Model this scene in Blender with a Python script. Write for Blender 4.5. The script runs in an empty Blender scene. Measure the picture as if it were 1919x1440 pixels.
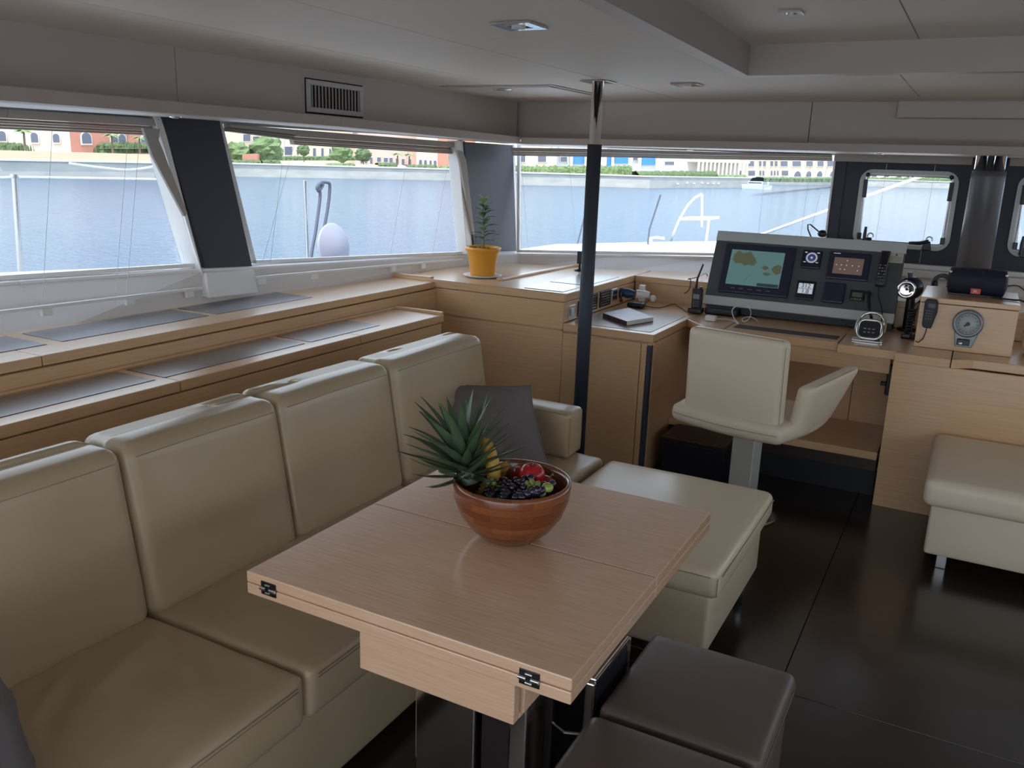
import bpy, math, random
from mathutils import Vector, Matrix, noise
random.seed(7)
SC = bpy.context.scene
COL = SC.collection
PI = math.pi

# ------------------------------------------------------------------ camera
CX, CY, F = 959.5, 720.0, 1606.058
YAW, PITCH, ROLL = -0.487919, 0.254534, 0.033855
CAMZ = 1.6
_f = Vector((math.sin(YAW)*math.cos(PITCH), math.cos(YAW)*math.cos(PITCH), -math.sin(PITCH)))
_r = _f.cross(Vector((0, 0, 1))).normalized()
_u = _r.cross(_f)
R_ = _r*math.cos(ROLL)+_u*math.sin(ROLL)
U_ = -_r*math.sin(ROLL)+_u*math.cos(ROLL)
cam = bpy.data.objects.new('camera', bpy.data.cameras.new('camera'))
COL.objects.link(cam)
cam.matrix_world = Matrix(((R_.x, U_.x, -_f.x, 0), (R_.y, U_.y, -_f.y, 0), (R_.z, U_.z, -_f.z, CAMZ), (0, 0, 0, 1)))
cam.data.sensor_width = 36
cam.data.lens = F*36/1919
cam.data.clip_end = 2000
cam.data.clip_start = 0.05
SC.camera = cam
O_ = Vector((0, 0, CAMZ))
def ray(x, y): return R_*(x-CX)-U_*(y-CY)+_f*F
def at_z(x, y, z): d = ray(x, y); return O_+d*((z-CAMZ)/d.z)
def at_y(x, y, Y): d = ray(x, y); return O_+d*(Y/d.y)
def at_x(x, y, X): d = ray(x, y); return O_+d*(X/d.x)
def at_pl(x, y, P, n): d = ray(x, y); return O_+d*((P-O_).dot(n)/d.dot(n))

# ------------------------------------------------------------------ world, sun, exposure
W = bpy.data.worlds.new('world'); SC.world = W; W.use_nodes = True
nt = W.node_tree; nt.nodes.clear()
wo = nt.nodes.new('ShaderNodeOutputWorld'); bg = nt.nodes.new('ShaderNodeBackground')
tc = nt.nodes.new('ShaderNodeTexCoord'); sp = nt.nodes.new('ShaderNodeSeparateXYZ')
rp = nt.nodes.new('ShaderNodeValToRGB')
nt.links.new(tc.outputs['Generated'], sp.inputs[0]); nt.links.new(sp.outputs['Z'], rp.inputs[0])
nt.links.new(rp.outputs[0], bg.inputs[0]); nt.links.new(bg.outputs[0], wo.inputs[0])
e = rp.color_ramp.elements
e[0].position = 0.0; e[0].color = (0.84, 0.93, 1.0, 1)
e[1].position = 1.0; e[1].color = (0.52, 0.67, 0.95, 1)
m_ = rp.color_ramp.elements.new(0.35); m_.color = (0.74, 0.85, 1.0, 1)
bg.inputs[1].default_value = 1.0
sun = bpy.data.objects.new('sun', bpy.data.lights.new('sun', 'SUN')); COL.objects.link(sun)
sun.data.energy = 2.1; sun.data.angle = 0.01; sun.data.color = (1.0, 0.95, 0.87)
sun.rotation_euler = Vector((0.15, -0.55, 1.30)).to_track_quat('Z', 'Y').to_euler()
SC.view_settings.view_transform = 'Standard'; SC.view_settings.look = 'None'
SC.view_settings.gamma = 1; SC.view_settings.use_curve_mapping = False
SC.view_settings.exposure = 1.55
SC.cycles.max_bounces = 10; SC.cycles.diffuse_bounces = 6; SC.cycles.glossy_bounces = 4
SC.cycles.transparent_max_bounces = 12

# ------------------------------------------------------------------ materials
def M(name, col, rough=0.5, metal=0.0, bump=None, var=None, coat=0, emit=None, spec=None, kind=None):
    m = bpy.data.materials.new(name); m.use_nodes = True
    t = m.node_tree; b = t.nodes['Principled BSDF']
    b.inputs['Base Color'].default_value = (*col, 1); b.inputs['Roughness'].default_value = rough
    b.inputs['Metallic'].default_value = metal
    if spec is not None: b.inputs['Specular IOR Level'].default_value = spec
    if coat: b.inputs['Coat Weight'].default_value = coat; b.inputs['Coat Roughness'].default_value = 0.2
    if emit: b.inputs['Emission Color'].default_value = (*emit[0], 1); b.inputs['Emission Strength'].default_value = emit[1]
    c = t.nodes.new('ShaderNodeTexCoord')
    if var:       # (scale vec, colour2, contrast)
        mp = t.nodes.new('ShaderNodeMapping'); mp.inputs['Scale'].default_value = var[0]
        n = t.nodes.new('ShaderNodeTexNoise'); n.inputs['Scale'].default_value = 1; n.inputs['Detail'].default_value = 6
        r = t.nodes.new('ShaderNodeValToRGB'); k = var[2]
        r.color_ramp.elements[0].position = .5-k; r.color_ramp.elements[1].position = .5+k
        r.color_ramp.elements[0].color = (*var[1], 1); r.color_ramp.elements[1].color = (*col, 1)
        t.links.new(c.outputs['Object'], mp.inputs[0]); t.links.new(mp.outputs[0], n.inputs['Vector'])
        t.links.new(n.outputs['Fac'], r.inputs[0]); t.links.new(r.outputs[0], b.inputs['Base Color'])
    if bump:      # (scale, strength, distance)
        n = t.nodes.new('ShaderNodeTexNoise'); n.inputs['Detail'].default_value = 4
        mp = t.nodes.new('ShaderNodeMapping')
        s = bump[0]; mp.inputs['Scale'].default_value = s if isinstance(s, tuple) else (s, s, s)
        n.inputs['Scale'].default_value = 1
        bp = t.nodes.new('ShaderNodeBump'); bp.inputs['Strength'].default_value = bump[1]; bp.inputs['Distance'].default_value = bump[2]
        t.links.new(c.outputs['Object'], mp.inputs[0]); t.links.new(mp.outputs[0], n.inputs['Vector'])
        t.links.new(n.outputs['Fac'], bp.inputs['Height']); t.links.new(bp.outputs[0], b.inputs['Normal'])
    return m
BE1, BE2 = (0.69, 0.44, 0.245), (0.60, 0.37, 0.195)
beech_x = M('beech_x', BE1, .32, var=((6, 90, 160), BE2, .22), coat=.5)
beech_y = M('beech_y', BE1, .32, var=((90, 6, 160), BE2, .22), coat=.5)
beech_table = M('beech_table', (0.76, 0.50, 0.335), .18, var=((9, 150, 150), (0.67, 0.42, 0.27), .2), coat=.6)
inlay = M('dark_leather_inlay', (0.035, 0.035, 0.055), .40, bump=(160, .1, .0006), coat=1.0, spec=.8)
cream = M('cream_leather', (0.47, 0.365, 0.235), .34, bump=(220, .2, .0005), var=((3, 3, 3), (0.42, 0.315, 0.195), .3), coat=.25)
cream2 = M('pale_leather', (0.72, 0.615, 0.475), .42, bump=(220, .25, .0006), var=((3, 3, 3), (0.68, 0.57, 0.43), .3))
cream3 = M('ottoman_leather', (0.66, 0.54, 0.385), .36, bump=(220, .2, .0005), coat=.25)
seamc = M('seam_thread', (0.30, 0.24, 0.17), .6)
dgap = M('dark_gap', (0.015, 0.010, 0.008), .8)
headl = M('ceiling_vinyl', (0.80, 0.76, 0.70), .6, bump=((60, 400, 60), .15, .0006))
wallv = M('wall_vinyl', (0.62, 0.535, 0.48), .55, bump=(300, .15, .0006))
fasc = M('fascia_vinyl', (0.52, 0.455, 0.41), .5)
soff = M('soffit_white', (0.68, 0.66, 0.64), .45)
white = M('white_gelcoat', (0.82, 0.80, 0.78), .3)
sillm = M('sill_vinyl', (0.68, 0.63, 0.60), .5)
pillar = M('pillar_dark', (0.035, 0.038, 0.055), .55, bump=(300, .2, .0006))
blindm = M('blind_fabric', (0.40, 0.365, 0.33), .8)
wenge = M('wenge_floor', (0.030, 0.020, 0.016), .22, var=((140, 5, 10), (0.018, 0.012, 0.010), .25), bump=((200, 8, 8), .08, .0004), coat=.5)
chrome = M('chrome', (0.78, 0.78, 0.79), .08, 1)
steel = M('steel', (0.55, 0.55, 0.56), .25, 1)
foam = M('dark_foam', (0.035, 0.040, 0.060), .6)
colm = M('column_vinyl', (0.11, 0.11, 0.12), .35)
black = M('black_plastic', (0.012, 0.012, 0.016), .35)
blackm = M('black_matte', (0.02, 0.02, 0.03), .6)
navy = M('navy_plastic', (0.015, 0.018, 0.045), .4)
brownl = M('brown_leather', (0.115, 0.080, 0.066), .42, bump=(220, .3, .0006))
browns = M('brown_stitch', (0.20, 0.15, 0.12), .6)
greyf = M('grey_fabric', (0.15, 0.13, 0.13), .85, bump=(500, .4, .0008))
greyc = M('console_grey', (0.075, 0.085, 0.095), .4)
alu = M('console_white_band', (0.50, 0.53, 0.52), .35)
whitep = M('white_plastic', (0.75, 0.75, 0.73), .35)
soil = M('soil', (0.09, 0.05, 0.03), .9, bump=(90, 1, .01))
yellow = M('yellow_pot', (0.80, 0.36, 0.035), .38)
leafm = M('citrus_leaf', (0.05, 0.14, 0.045), .4)
leaft = M('young_leaf', (0.30, 0.42, 0.16), .45)
stemm = M('stem', (0.20, 0.20, 0.08), .7)
pinel = M('pineapple_leaf', (0.10, 0.155, 0.075), .38, var=((30, 30, 30), (0.055, 0.095, 0.055), .3))
darkred = M('dark_red_case', (0.10, 0.012, 0.015), .4)

def glassmat(name, tint, refl):
    m = bpy.data.materials.new(name); m.use_nodes = True
    t = m.node_tree; t.nodes.clear()
    o = t.nodes.new('ShaderNodeOutputMaterial'); mx = t.nodes.new('ShaderNodeMixShader')
    tr = t.nodes.new('ShaderNodeBsdfTransparent'); gl = t.nodes.new('ShaderNodeBsdfGlossy')
    fr = t.nodes.new('ShaderNodeLayerWeight'); pw = t.nodes.new('ShaderNodeMath'); pw.operation = 'POWER'; pw.inputs[1].default_value = 4; mu = t.nodes.new('ShaderNodeMath'); mu.operation = 'MULTIPLY_ADD'; mu.inputs[2].default_value = .008
    mu.inputs[1].default_value = refl
    tr.inputs[0].default_value = (*tint, 1); gl.inputs['Roughness'].default_value = 0.02
    t.links.new(fr.outputs['Facing'], pw.inputs[0]); t.links.new(pw.outputs[0], mu.inputs[0]); t.links.new(mu.outputs[0], mx.inputs[0])
    t.links.new(tr.outputs[0], mx.inputs[1]); t.links.new(gl.outputs[0], mx.inputs[2]); t.links.new(mx.outputs[0], o.inputs[0])
    return m
glass = glassmat('window_glass', (0.97, 0.985, 0.99), .15)

# ------------------------------------------------------------------ mesh builder
ORG = {}
class MB:
    def __init__(s, X=None): s.v = []; s.f = []; s.s = []; s.X = X
    def add(s, vs, fs, smooth=False):
        k = len(s.v)
        for p in vs:
            p = Vector(p); s.v.append(s.X @ p if s.X else p)
        for q in fs: s.f.append([i+k for i in q]); s.s.append(smooth)
        return s
    def slab(s, quad, off):
        q = [Vector(p) for p in quad]; o = Vector(off); n = len(q)
        return s.add(q+[p+o for p in q], [list(range(n))[::-1], list(range(n, 2*n))]+[[i, (i+1) % n, n+(i+1) % n, n+i] for i in range(n)])
    def box(s, x0, x1, y0, y1, z0, z1):
        return s.slab([(x0, y0, z0), (x1, y0, z0), (x1, y1, z0), (x0, y1, z0)], (0, 0, z1-z0))
    def prism(s, poly, z0, z1): return s.slab([(a, b, z0) for a, b in poly], (0, 0, z1-z0))
    def tube(s, pts, r, n=8, closed=False, smooth=True):
        P = [Vector(p) for p in pts]; m = len(P)
        rr = r if isinstance(r, (list, tuple)) else [r]*m
        T = []
        for i in range(m):
            a = P[(i-1) % m] if (closed or i > 0) else P[i]; b = P[(i+1) % m] if (closed or i < m-1) else P[i]
            T.append((b-a).normalized())
        up = Vector((0, 0, 1)) if abs(T[0].z) < .9 else Vector((1, 0, 0))
        N = T[0].cross(up).normalized(); vs = []
        for i in range(m):
            N = (N-T[i]*N.dot(T[i]))
            N = N.normalized() if N.length > 1e-6 else T[i].orthogonal().normalized()
            B = T[i].cross(N)
            for k in range(n):
                a = 2*PI*k/n; vs.append(P[i]+(N*math.cos(a)+B*math.sin(a))*rr[i])
        fs = []
        for i in range(m if closed else m-1):
            for k in range(n):
                j = (i+1) % m
                fs.append([i*n+k, i*n+(k+1) % n, j*n+(k+1) % n, j*n+k])
        s.add(vs, fs, smooth)
        if not closed:
            s.add(vs[:n], [list(range(n))[::-1]]); s.add(vs[-n:], [list(range(n))])
        return s
    def lathe(s, prof, c=(0, 0, 0), n=24, A=None, smooth=True):
        c = Vector(c); vs = []
        for r, z in prof:
            for k in range(n):
                a = 2*PI*k/n; p = Vector((max(r, 1e-5)*math.cos(a), max(r, 1e-5)*math.sin(a), z))
                vs.append(c+(A @ p if A else p))
        fs = [[i*n+k, i*n+(k+1) % n, (i+1)*n+(k+1) % n, (i+1)*n+k] for i in range(len(prof)-1) for k in range(n)]
        return s.add(vs, fs, smooth)
    def ball(s, c, r, n=14, sc=(1, 1, 1), A=None):
        pr = []
        h = max(4, n*2//3)
        for i in range(h+1):
            a = PI*i/h; pr.append((r*math.sin(a)*sc[0], -r*math.cos(a)*sc[2]))
        return s.lathe(pr, c, n, A)
    def rbox(s, h, r, seg=(6, 6, 6), k=3, bulge=(0, 0, 0), fn=None):
        ax = []
        for i in range(3):
            H = h[i]; q = [-H+r*(1-math.cos(PI/2*j/k))*1.0 for j in range(k)] + [-H+r+(2*H-2*r)*j/seg[i] for j in range(seg[i]+1)]
            q += [H-r*(1-math.cos(PI/2*j/k)) for j in range(k-1, -1, -1)]
            ax.append(q)
        n = [len(a)-1 for a in ax]; idx = {}; vs = []; fs = []
        def g(i, j, l):
            if (i, j, l) not in idx:
                p = Vector((ax[0][i], ax[1][j], ax[2][l])); inn = Vector([max(-(h[a]-r), min(h[a]-r, p[a])) for a in range(3)])
                d = p-inn
                if d.length > 1e-9: p = inn+d.normalized()*r
                for a in range(3):
                    if bulge[a]:
                        b, c = (a+1) % 3, (a+2) % 3
                        w = max(0, 1-(p[b]/h[b])**2)*max(0, 1-(p[c]/h[c])**2)
                        p[a] += bulge[a]*w*max(-1, min(1, p[a]/h[a]*1.3))
                if fn: p = fn(p)
                idx[(i, j, l)] = len(vs); vs.append(p)
            return idx[(i, j, l)]
        for i in range(n[0]):
            for j in range(n[1]):
                fs.append([g(i, j, 0), g(i, j+1, 0), g(i+1, j+1, 0), g(i+1, j, 0)])
                fs.append([g(i, j, n[2]), g(i+1, j, n[2]), g(i+1, j+1, n[2]), g(i, j+1, n[2])])
        for i in range(n[0]):
            for l in range(n[2]):
                fs.append([g(i, 0, l), g(i+1, 0, l), g(i+1, 0, l+1), g(i, 0, l+1)])
                fs.append([g(i, n[1], l), g(i, n[1], l+1), g(i+1, n[1], l+1), g(i+1, n[1], l)])
        for j in range(n[1]):
            for l in range(n[2]):
                fs.append([g(0, j, l), g(0, j, l+1), g(0, j+1, l+1), g(0, j+1, l)])
                fs.append([g(n[0], j, l), g(n[0], j+1, l), g(n[0], j+1, l+1), g(n[0], j, l+1)])
        return s.add(vs, fs, True)
    def rb(s, x0, x1, y0, y1, z0, z1, r, **k):
        c = Vector(((x0+x1)/2, (y0+y1)/2, (z0+z1)/2)); f0 = k.pop('fn', None)
        fn = (lambda p: f0(p+c)) if f0 else (lambda p: p+c)
        return s.rbox(((x1-x0)/2, (y1-y0)/2, (z1-z0)/2), r, fn=fn, **k)
    def build(s, name, mat, parent=None, bevel=0, label=None, sub=0):
        o0 = ORG.get(parent, Vector((0, 0, 0))) if parent else None
        if parent is None:
            xs = [p.x for p in s.v]; ys = [p.y for p in s.v]; zs = [p.z for p in s.v]
            o0 = Vector(((min(xs)+max(xs))/2, (min(ys)+max(ys))/2, min(zs)))
        me = bpy.data.meshes.new(name)
        me.from_pydata([p-o0 for p in s.v], [], s.f)
        me.polygons.foreach_set('use_smooth', s.s); me.update()
        me.materials.append(mat)
        o = bpy.data.objects.new(name, me); COL.objects.link(o)
        ORG[o] = o0
        if parent: o.parent = parent
        else: o.location = o0
        if bevel:
            b = o.modifiers.new('bevel', 'BEVEL'); b.width = bevel; b.segments = 2; b.limit_method = 'ANGLE'
        if label: o['label'] = label
        return o
def fix_normals(o):
    import bmesh
    b = bmesh.new(); b.from_mesh(o.data); bmesh.ops.recalc_face_normals(b, faces=b.faces); b.to_mesh(o.data); b.free()
def tag(o, label, cat, group=None, kind=None):
    o['label'] = label; o['category'] = cat
    if group: o['group'] = group
    if kind: o['kind'] = kind
    return o
def thing(name, label, cat, loc=(0, 0, 0), group=None):
    o = bpy.data.objects.new(name, None); COL.objects.link(o); o.location = loc; o.empty_display_size = .1
    ORG[o] = Vector(loc); return tag(o, label, cat, group)
def struct(o, label=None):
    o['kind'] = 'structure'
    if label: o['label'] = label
    return o
def sempty(name, loc=(0, 0, 0)):
    o = bpy.data.objects.new(name, None); COL.objects.link(o); o.location = loc; ORG[o] = Vector(loc); o['kind'] = 'structure'; return o
def text(s, size, X, mat, parent, name='lettering', ext=.0004):
    c = bpy.data.curves.new(name, 'FONT'); c.body = s; c.size = size; c.extrude = ext; c.align_x = 'CENTER'; c.align_y = 'CENTER'
    t = bpy.data.objects.new('tmp', c); COL.objects.link(t)
    dg = bpy.context.evaluated_depsgraph_get(); me = bpy.data.meshes.new_from_object(t.evaluated_get(dg))
    bpy.data.objects.remove(t); bpy.data.curves.remove(c)
    me.transform(Matrix.Translation(-ORG[parent]) @ X); me.materials.clear(); me.materials.append(mat)
    o = bpy.data.objects.new(name, me); COL.objects.link(o); o.parent = parent; ORG[o] = ORG[parent]; return o
def frame(o, ex, ey, ez):
    ex, ey, ez = Vector(ex), Vector(ey), Vector(ez)
    return Matrix(((ex.x, ey.x, ez.x, o[0]), (ex.y, ey.y, ez.y, o[1]), (ex.z, ey.z, ez.z, o[2]), (0, 0, 0, 1)))
def arc(c, r, a0, a1, n, ex=(1, 0, 0), ey=(0, 0, 1)):
    c = Vector(c); ex = Vector(ex); ey = Vector(ey)
    return [c+ex*(r*math.cos(a0+(a1-a0)*i/n))+ey*(r*math.sin(a0+(a1-a0)*i/n)) for i in range(n+1)]
def rrect(x0, x1, y0, y1, r, n=5):
    P = []
    for cx, cy, a in ((x1-r, y0+r, -PI/2), (x1-r, y1-r, 0), (x0+r, y1-r, PI/2), (x0+r, y0+r, PI)):
        for i in range(n+1): P.append((cx+r*math.cos(a+PI/2*i/n), cy+r*math.sin(a+PI/2*i/n)))
    return P

# ================================================================== STRUCTURE
# floor: dark wenge panels with recessed joints over a subfloor
fl = sempty('floor')
MB().box(-3.9, 3.0, -2.6, 6.0, -.06, -.008).build('subfloor', dgap, fl)
xs_ = [-3.9, -2.75, -1.55, -.35, .85, 2.05, 2.95]; ys_ = [-2.5, -.1, 2.53, 4.95, 6.1]
for i in range(len(xs_)-1):
    for j in range(len(ys_)-1):
        MB().box(xs_[i]+.0015, xs_[i+1]-.0015, ys_[j]+.0015, ys_[j+1]-.0015, -.012, 0).build('floor_panel', wenge, fl, bevel=.001)

# ceiling with a raised recess on the right
ZC, ZR = 1.97, 2.08
ce = sempty('ceiling')
MB().box(-2.85, 3.0, -2.6, 5.3, ZR+.014, ZR+.06).build('deckhead', dgap, ce)
def panel(poly, z, name='ceiling_panel', mat=None):
    cx = sum(p[0] for p in poly)/len(poly); cy = sum(p[1] for p in poly)/len(poly); q = []
    for x, y in poly:
        d = Vector((x-cx, y-cy)); q.append((x-.0022*math.copysign(1, d.x), y-.0022*math.copysign(1, d.y)))
    MB().prism(q, z, z+.012).build(name, mat or headl, ce, bevel=.0015)
XA, XB = -2.19, -1.60
rec = lambda y: -.80-.046*(y-1.2)
MB().box(-2.85, -1.0, -2.6, 5.3, ZC+.014, ZC+.02).build('deckhead', dgap, ce)
MB().box(-1.0, 3.0, 3.80, 5.3, ZC+.014, ZC+.02).build('deckhead', dgap, ce)
panel([(-2.79, -2.5), (XA, -2.5), (XA, 2.48), (-2.79, 2.48)], ZC)
panel([(XA, -2.5), (XB, -2.5), (XB, 2.48), (XA, 2.48)], ZC)
panel([(XB, -2.5), (rec(-2.5)-.06, -2.5), (rec(2.48)-.06, 2.48), (XB, 2.48)], ZC)
panel([(-2.79, 2.48), (XA, 2.48), (XA, 5.25), (-2.79, 5.25)], ZC)
panel([(XA, 2.48), (XB, 2.48), (XB, 5.25), (XA, 5.25)], ZC)
panel([(XB, 2.48), (rec(2.48)-.06, 2.48), (rec(3.7)-.06, 3.72), (-.36, 3.74), (-.36, 5.25), (XB, 5.25)], ZC)
panel([(-.36, 3.74), (1.4, 3.7), (1.4, 5.25), (-.36, 5.25)], ZC)
panel([(1.4, 3.7), (3.1, 3.7), (3.1, 5.25), (1.4, 5.25)], ZC)
# recess: side faces and the lip around it
lip = MB()
a0, a1 = (rec(-2.5)-.06, -2.5), (rec(3.7)-.06, 3.73)
b0, b1 = (rec(-2.5), -2.5), (rec(3.7)+.0, 3.66)
lip.slab([(a0[0], a0[1], ZC-.006), (b0[0], b0[1], ZC-.006), (b1[0], b1[1], ZC-.006), (a1[0], a1[1], ZC-.006)], (0, 0, .118))
lip.build('recess_rim', fasc, ce)
lip = MB()
lip.slab([(a1[0], a1[1], ZC-.006), (b1[0], b1[1], ZC-.006), (3.1, 3.60, ZC-.006), (3.1, 3.67, ZC-.006)], (0, 0, .118))
lip.build('recess_rim', fasc, ce)
panel([(-1.0, -2.5), (-.30, -2.5), (-.30, 3.72), (-1.0, 3.72)], ZR, 'recess_panel')
panel([(-.30, -2.5), (3.1, -2.5), (3.1, 3.70), (-.30, 3.70)], ZR, 'recess_panel')

# left wall: upper panels, fascia, soffit, sill
wl = sempty('wall_left')
MB().box(-2.90, -2.77, -2.6, 5.2, 1.745, 1.99).build('backing', dgap, wl)
for y0, y1 in ((-2.5, 2.40), (2.40, 5.13)):
    MB().box(-2.77, -2.75, y0+.0015, y1-.0015, 1.742, 1.972).build('wall_panel', wallv, wl, bevel=.001)
FL = [(-2.62, -2.5, 1.725), (-2.62, 3.2, 1.725), (-2.62, 4.94, 1.706)]
WB = [Vector((-3.75, -2.3, 1.10)), Vector((-3.60, .6, 1.10)), at_z(0, 516, 1.09), at_z(368, 500, 1.08), at_z(480, 495, 1.06), at_z(888, 474, 1.01), at_z(970, 473, 1.0),
      at_z(1150, 473, 1.02), at_z(1338, 475, 1.03), at_z(1560, 483, 1.05)]
HY = 5.9
SOF = [Vector((p.x, p.y, 1.73)) for p in WB]
for i in range(len(SOF)): SOF[i].z = 1.735 if i < 5 else 1.712
t = MB()
for a, b in zip(FL[:-1], FL[1:]):
    t.slab([a, b, (b[0], b[1], b[2]+.044), (a[0], a[1], a[2]+.044)], (-.13, 0, 0))
struct(t.build('trim_1', fasc, bevel=.003))
t = MB()
t.slab([(-2.62, 4.94, 1.706), (3.1, 4.97, 1.708), (3.1, 4.97, 1.752), (-2.62, 4.94, 1.745)], (0, .13, 0))
struct(t.build('trim_2', fasc, bevel=.003))
# soffit between fascia and glass
s = MB()
inn = [Vector((-2.70, -2.3, 1.727)), Vector((-2.70, .6, 1.727)), Vector((-2.70, 1.9, 1.727)), Vector((-2.70, 2.7, 1.727)), Vector((-2.70, 3.2, 1.727)), Vector((-2.70, 4.9, 1.710)), Vector((-2.60, 5.02, 1.708)),
       Vector((-2.1, 5.02, 1.709)), Vector((-1.5, 5.02, 1.709)), Vector((-.85, 5.02, 1.709)), Vector((3.1, 5.02, 1.711))]
out = [p+Vector((-.06, 0, .0)) if i < 5 else p+Vector((0, .08, 0)) for i, p in enumerate(SOF)]+[Vector((3.1, 6.1, 1.715))]
for i in range(len(inn)-1): s.slab([inn[i], out[i], out[i+1], inn[i+1]], (0, 0, .012))
struct(s.build('trim_3', soff))
wf = sempty('wall_front')
MB().box(-2.75, 3.0, 5.185, 5.3, 1.76, 1.99).build('backing', dgap, wf)
for x0, x1 in ((-2.77, -.92), (-.92, 1.0), (1.0, 3.0)):
    MB().box(x0+.002, x1-.002, 5.16, 5.18, 1.742, 1.972).build('wall_panel', wallv, wf, bevel=.001)
MB().box(-.475, 2.2, 5.08, 5.16, 1.885, 1.971).build('cable_box', wallv, wf, bevel=.006)

# sill under the glass
CC = [Vector((-3.07, -2.3, .9)), Vector((-3.07, .6, .9)), Vector((-3.07, 2.0, .9)), Vector((-3.06, 2.8, .9)), Vector((-3.05, 3.12, .9)), Vector((-2.90, 4.75, .9)), Vector((-2.71, 5.14, .9)),
      Vector((-2.15, 5.25, .9)), Vector((-1.51, 5.52, .9)), Vector((-.84, 5.74, .9)), Vector((3.1, 5.78, .9))]
WBX = WB+[Vector((3.1, HY, 1.05))]
s = MB(); s2 = MB()
for i in range(len(WBX)-1):
    def inner(k):
        w, c = WBX[k], CC[k]; d = Vector((c.x-w.x, c.y-w.y, 0)); return w+d*.45+Vector((0, 0, -.006))
    L0, L1 = inner(i), inner(i+1)
    o0 = Vector((-.1, 0, 0)) if i < 5 else Vector((0, .12, 0))
    o1 = Vector((-.1, 0, 0)) if i+1 < 5 else Vector((0, .12, 0))
    s2.slab([WBX[i]+o0, WBX[i+1]+o1, L1, L0], (0, 0, -.02))
    s.slab([L0+Vector((0, 0, -.012)), L1+Vector((0, 0, -.012)), CC[i+1], CC[i]], (-.03 if i < 6 else 0, .03 if i > 5 else 0, -.02))
struct(s2.build('trim_4', white, bevel=.004)); struct(s.build('trim_5', sillm))
# outer skin below the windows so daylight only enters through glass
s = MB()
for i in range(len(WBX)-1):
    s.slab([WBX[i]+Vector((-.1, .05, -.01)), WBX[i+1]+Vector((-.1, .05, -.01)), Vector((WBX[i+1].x-.1, WBX[i+1].y+.05, -.1)), Vector((WBX[i].x-.1, WBX[i].y+.05, -.1))], (-.02, .02, 0))
struct(s.build('wall_outside', white))

# window pillars
def quadpl(name, pts, mat, th, label=None, parent=None, bevel=.004):
    return MB().slab(pts, th).build(name, mat, parent, bevel=bevel, label=label)
PX1 = -3.15
p1 = [at_x(300, 212, PX1), at_x(411, 222, PX1), at_x(475, 508, PX1+.02), at_x(387, 513, PX1+.02)]
struct(quadpl('trim_6', p1, pillar, (-.12, 0, 0)), 'dark blue-black upholstered pillar between the two side windows')
struct(quadpl('trim_7', [at_x(386, 511, -3.09), at_x(476, 506, -3.09), at_x(484, 549, -3.035), at_x(392, 559, -3.035)], white, (-.1, 0, 0)))
struct(quadpl('trim_8', [at_x(286, 212, PX1-.005), at_x(302, 212, PX1-.005), at_x(392, 557, -3.09), at_x(372, 512, -3.14)], white, (-.10, 0, 0)))
PX2 = -2.87
p2 = [at_x(870, 266, PX2), at_x(961, 272, PX2), at_x(968, 474, PX2+.02), at_x(889, 476, PX2+.02)]
struct(quadpl('trim_9', p2, pillar, (-.12, .0, 0)), 'dark upholstered corner pillar behind the potted plant')
struct(quadpl('trim_10', [at_x(857, 264, PX2-.01), at_x(872, 264, PX2-.01), at_x(892, 476, PX2+.01), at_x(876, 478, PX2+.01)], white, (-.08, 0, 0)))
# thin white edge right of corner pillar
struct(quadpl('trim_11', [at_x(961, 270, PX2-.02), at_x(965, 270, PX2-.02), at_x(972, 474, PX2), at_x(968, 474, PX2)], white, (-.08, .03, 0)))

def window(n, B0, B1, T0, T1, off, label):
    w = sempty('window_%d' % n); w['label'] = label
    MB().slab([B0, B1, T1, T0], off*.25).build('pane', glass, w)
    fr = MB(); k = .018; up = (T0-B0).normalized()
    al = (B1-B0).normalized()
    for a, b, d in ((B0, B1, up), (T0, T1, -up)):
        fr.slab([a+off*.3, b+off*.3, b+d*k+off*.3, a+d*k+off*.3], -off*.8)
    for a, b, d in ((B0, T0, al), (B1, T1, -al)):
        fr.slab([a+off*.3, b+off*.3, b+d*k+off*.3, a+d*k+off*.3], -off*.8)
    fr.build('window_frame', white, w)
    return w
offL = Vector((-.03, 0, 0)); offF = Vector((0, .03, 0))
TOPZ = 1.74
def top(b, dy=0, dx=0, z=TOPZ): return Vector((b.x+dx, b.y+dy, z))
w1 = window(1, WB[1], WB[3], top(WB[1], dx=.05), top(at_x(296, 222, PX1-.06)), offL, 'large side window nearest the camera with raised blind')
w2 = window(2, WB[4]+Vector((-.03, 0, 0)), at_x(878, 476, -2.90), top(at_x(405, 230, PX1-.05)), top(at_x(862, 268, -2.93)), offL, 'side window between the two dark pillars')
w3 = window(3, WB[6], WB[9], top(at_x(968, 276, -2.88)+Vector((0, .02, 0)), z=1.72), Vector((-.865, 5.95, 1.72)), offF, 'long front window between corner pillar and hatch wall')
w5 = window(5, Vector((-3.75, -2.2, 1.10)), WB[1], Vector((-3.72, -2.2, 1.74)), top(WB[1], dx=.05), offL, 'side window behind the camera')
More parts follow.
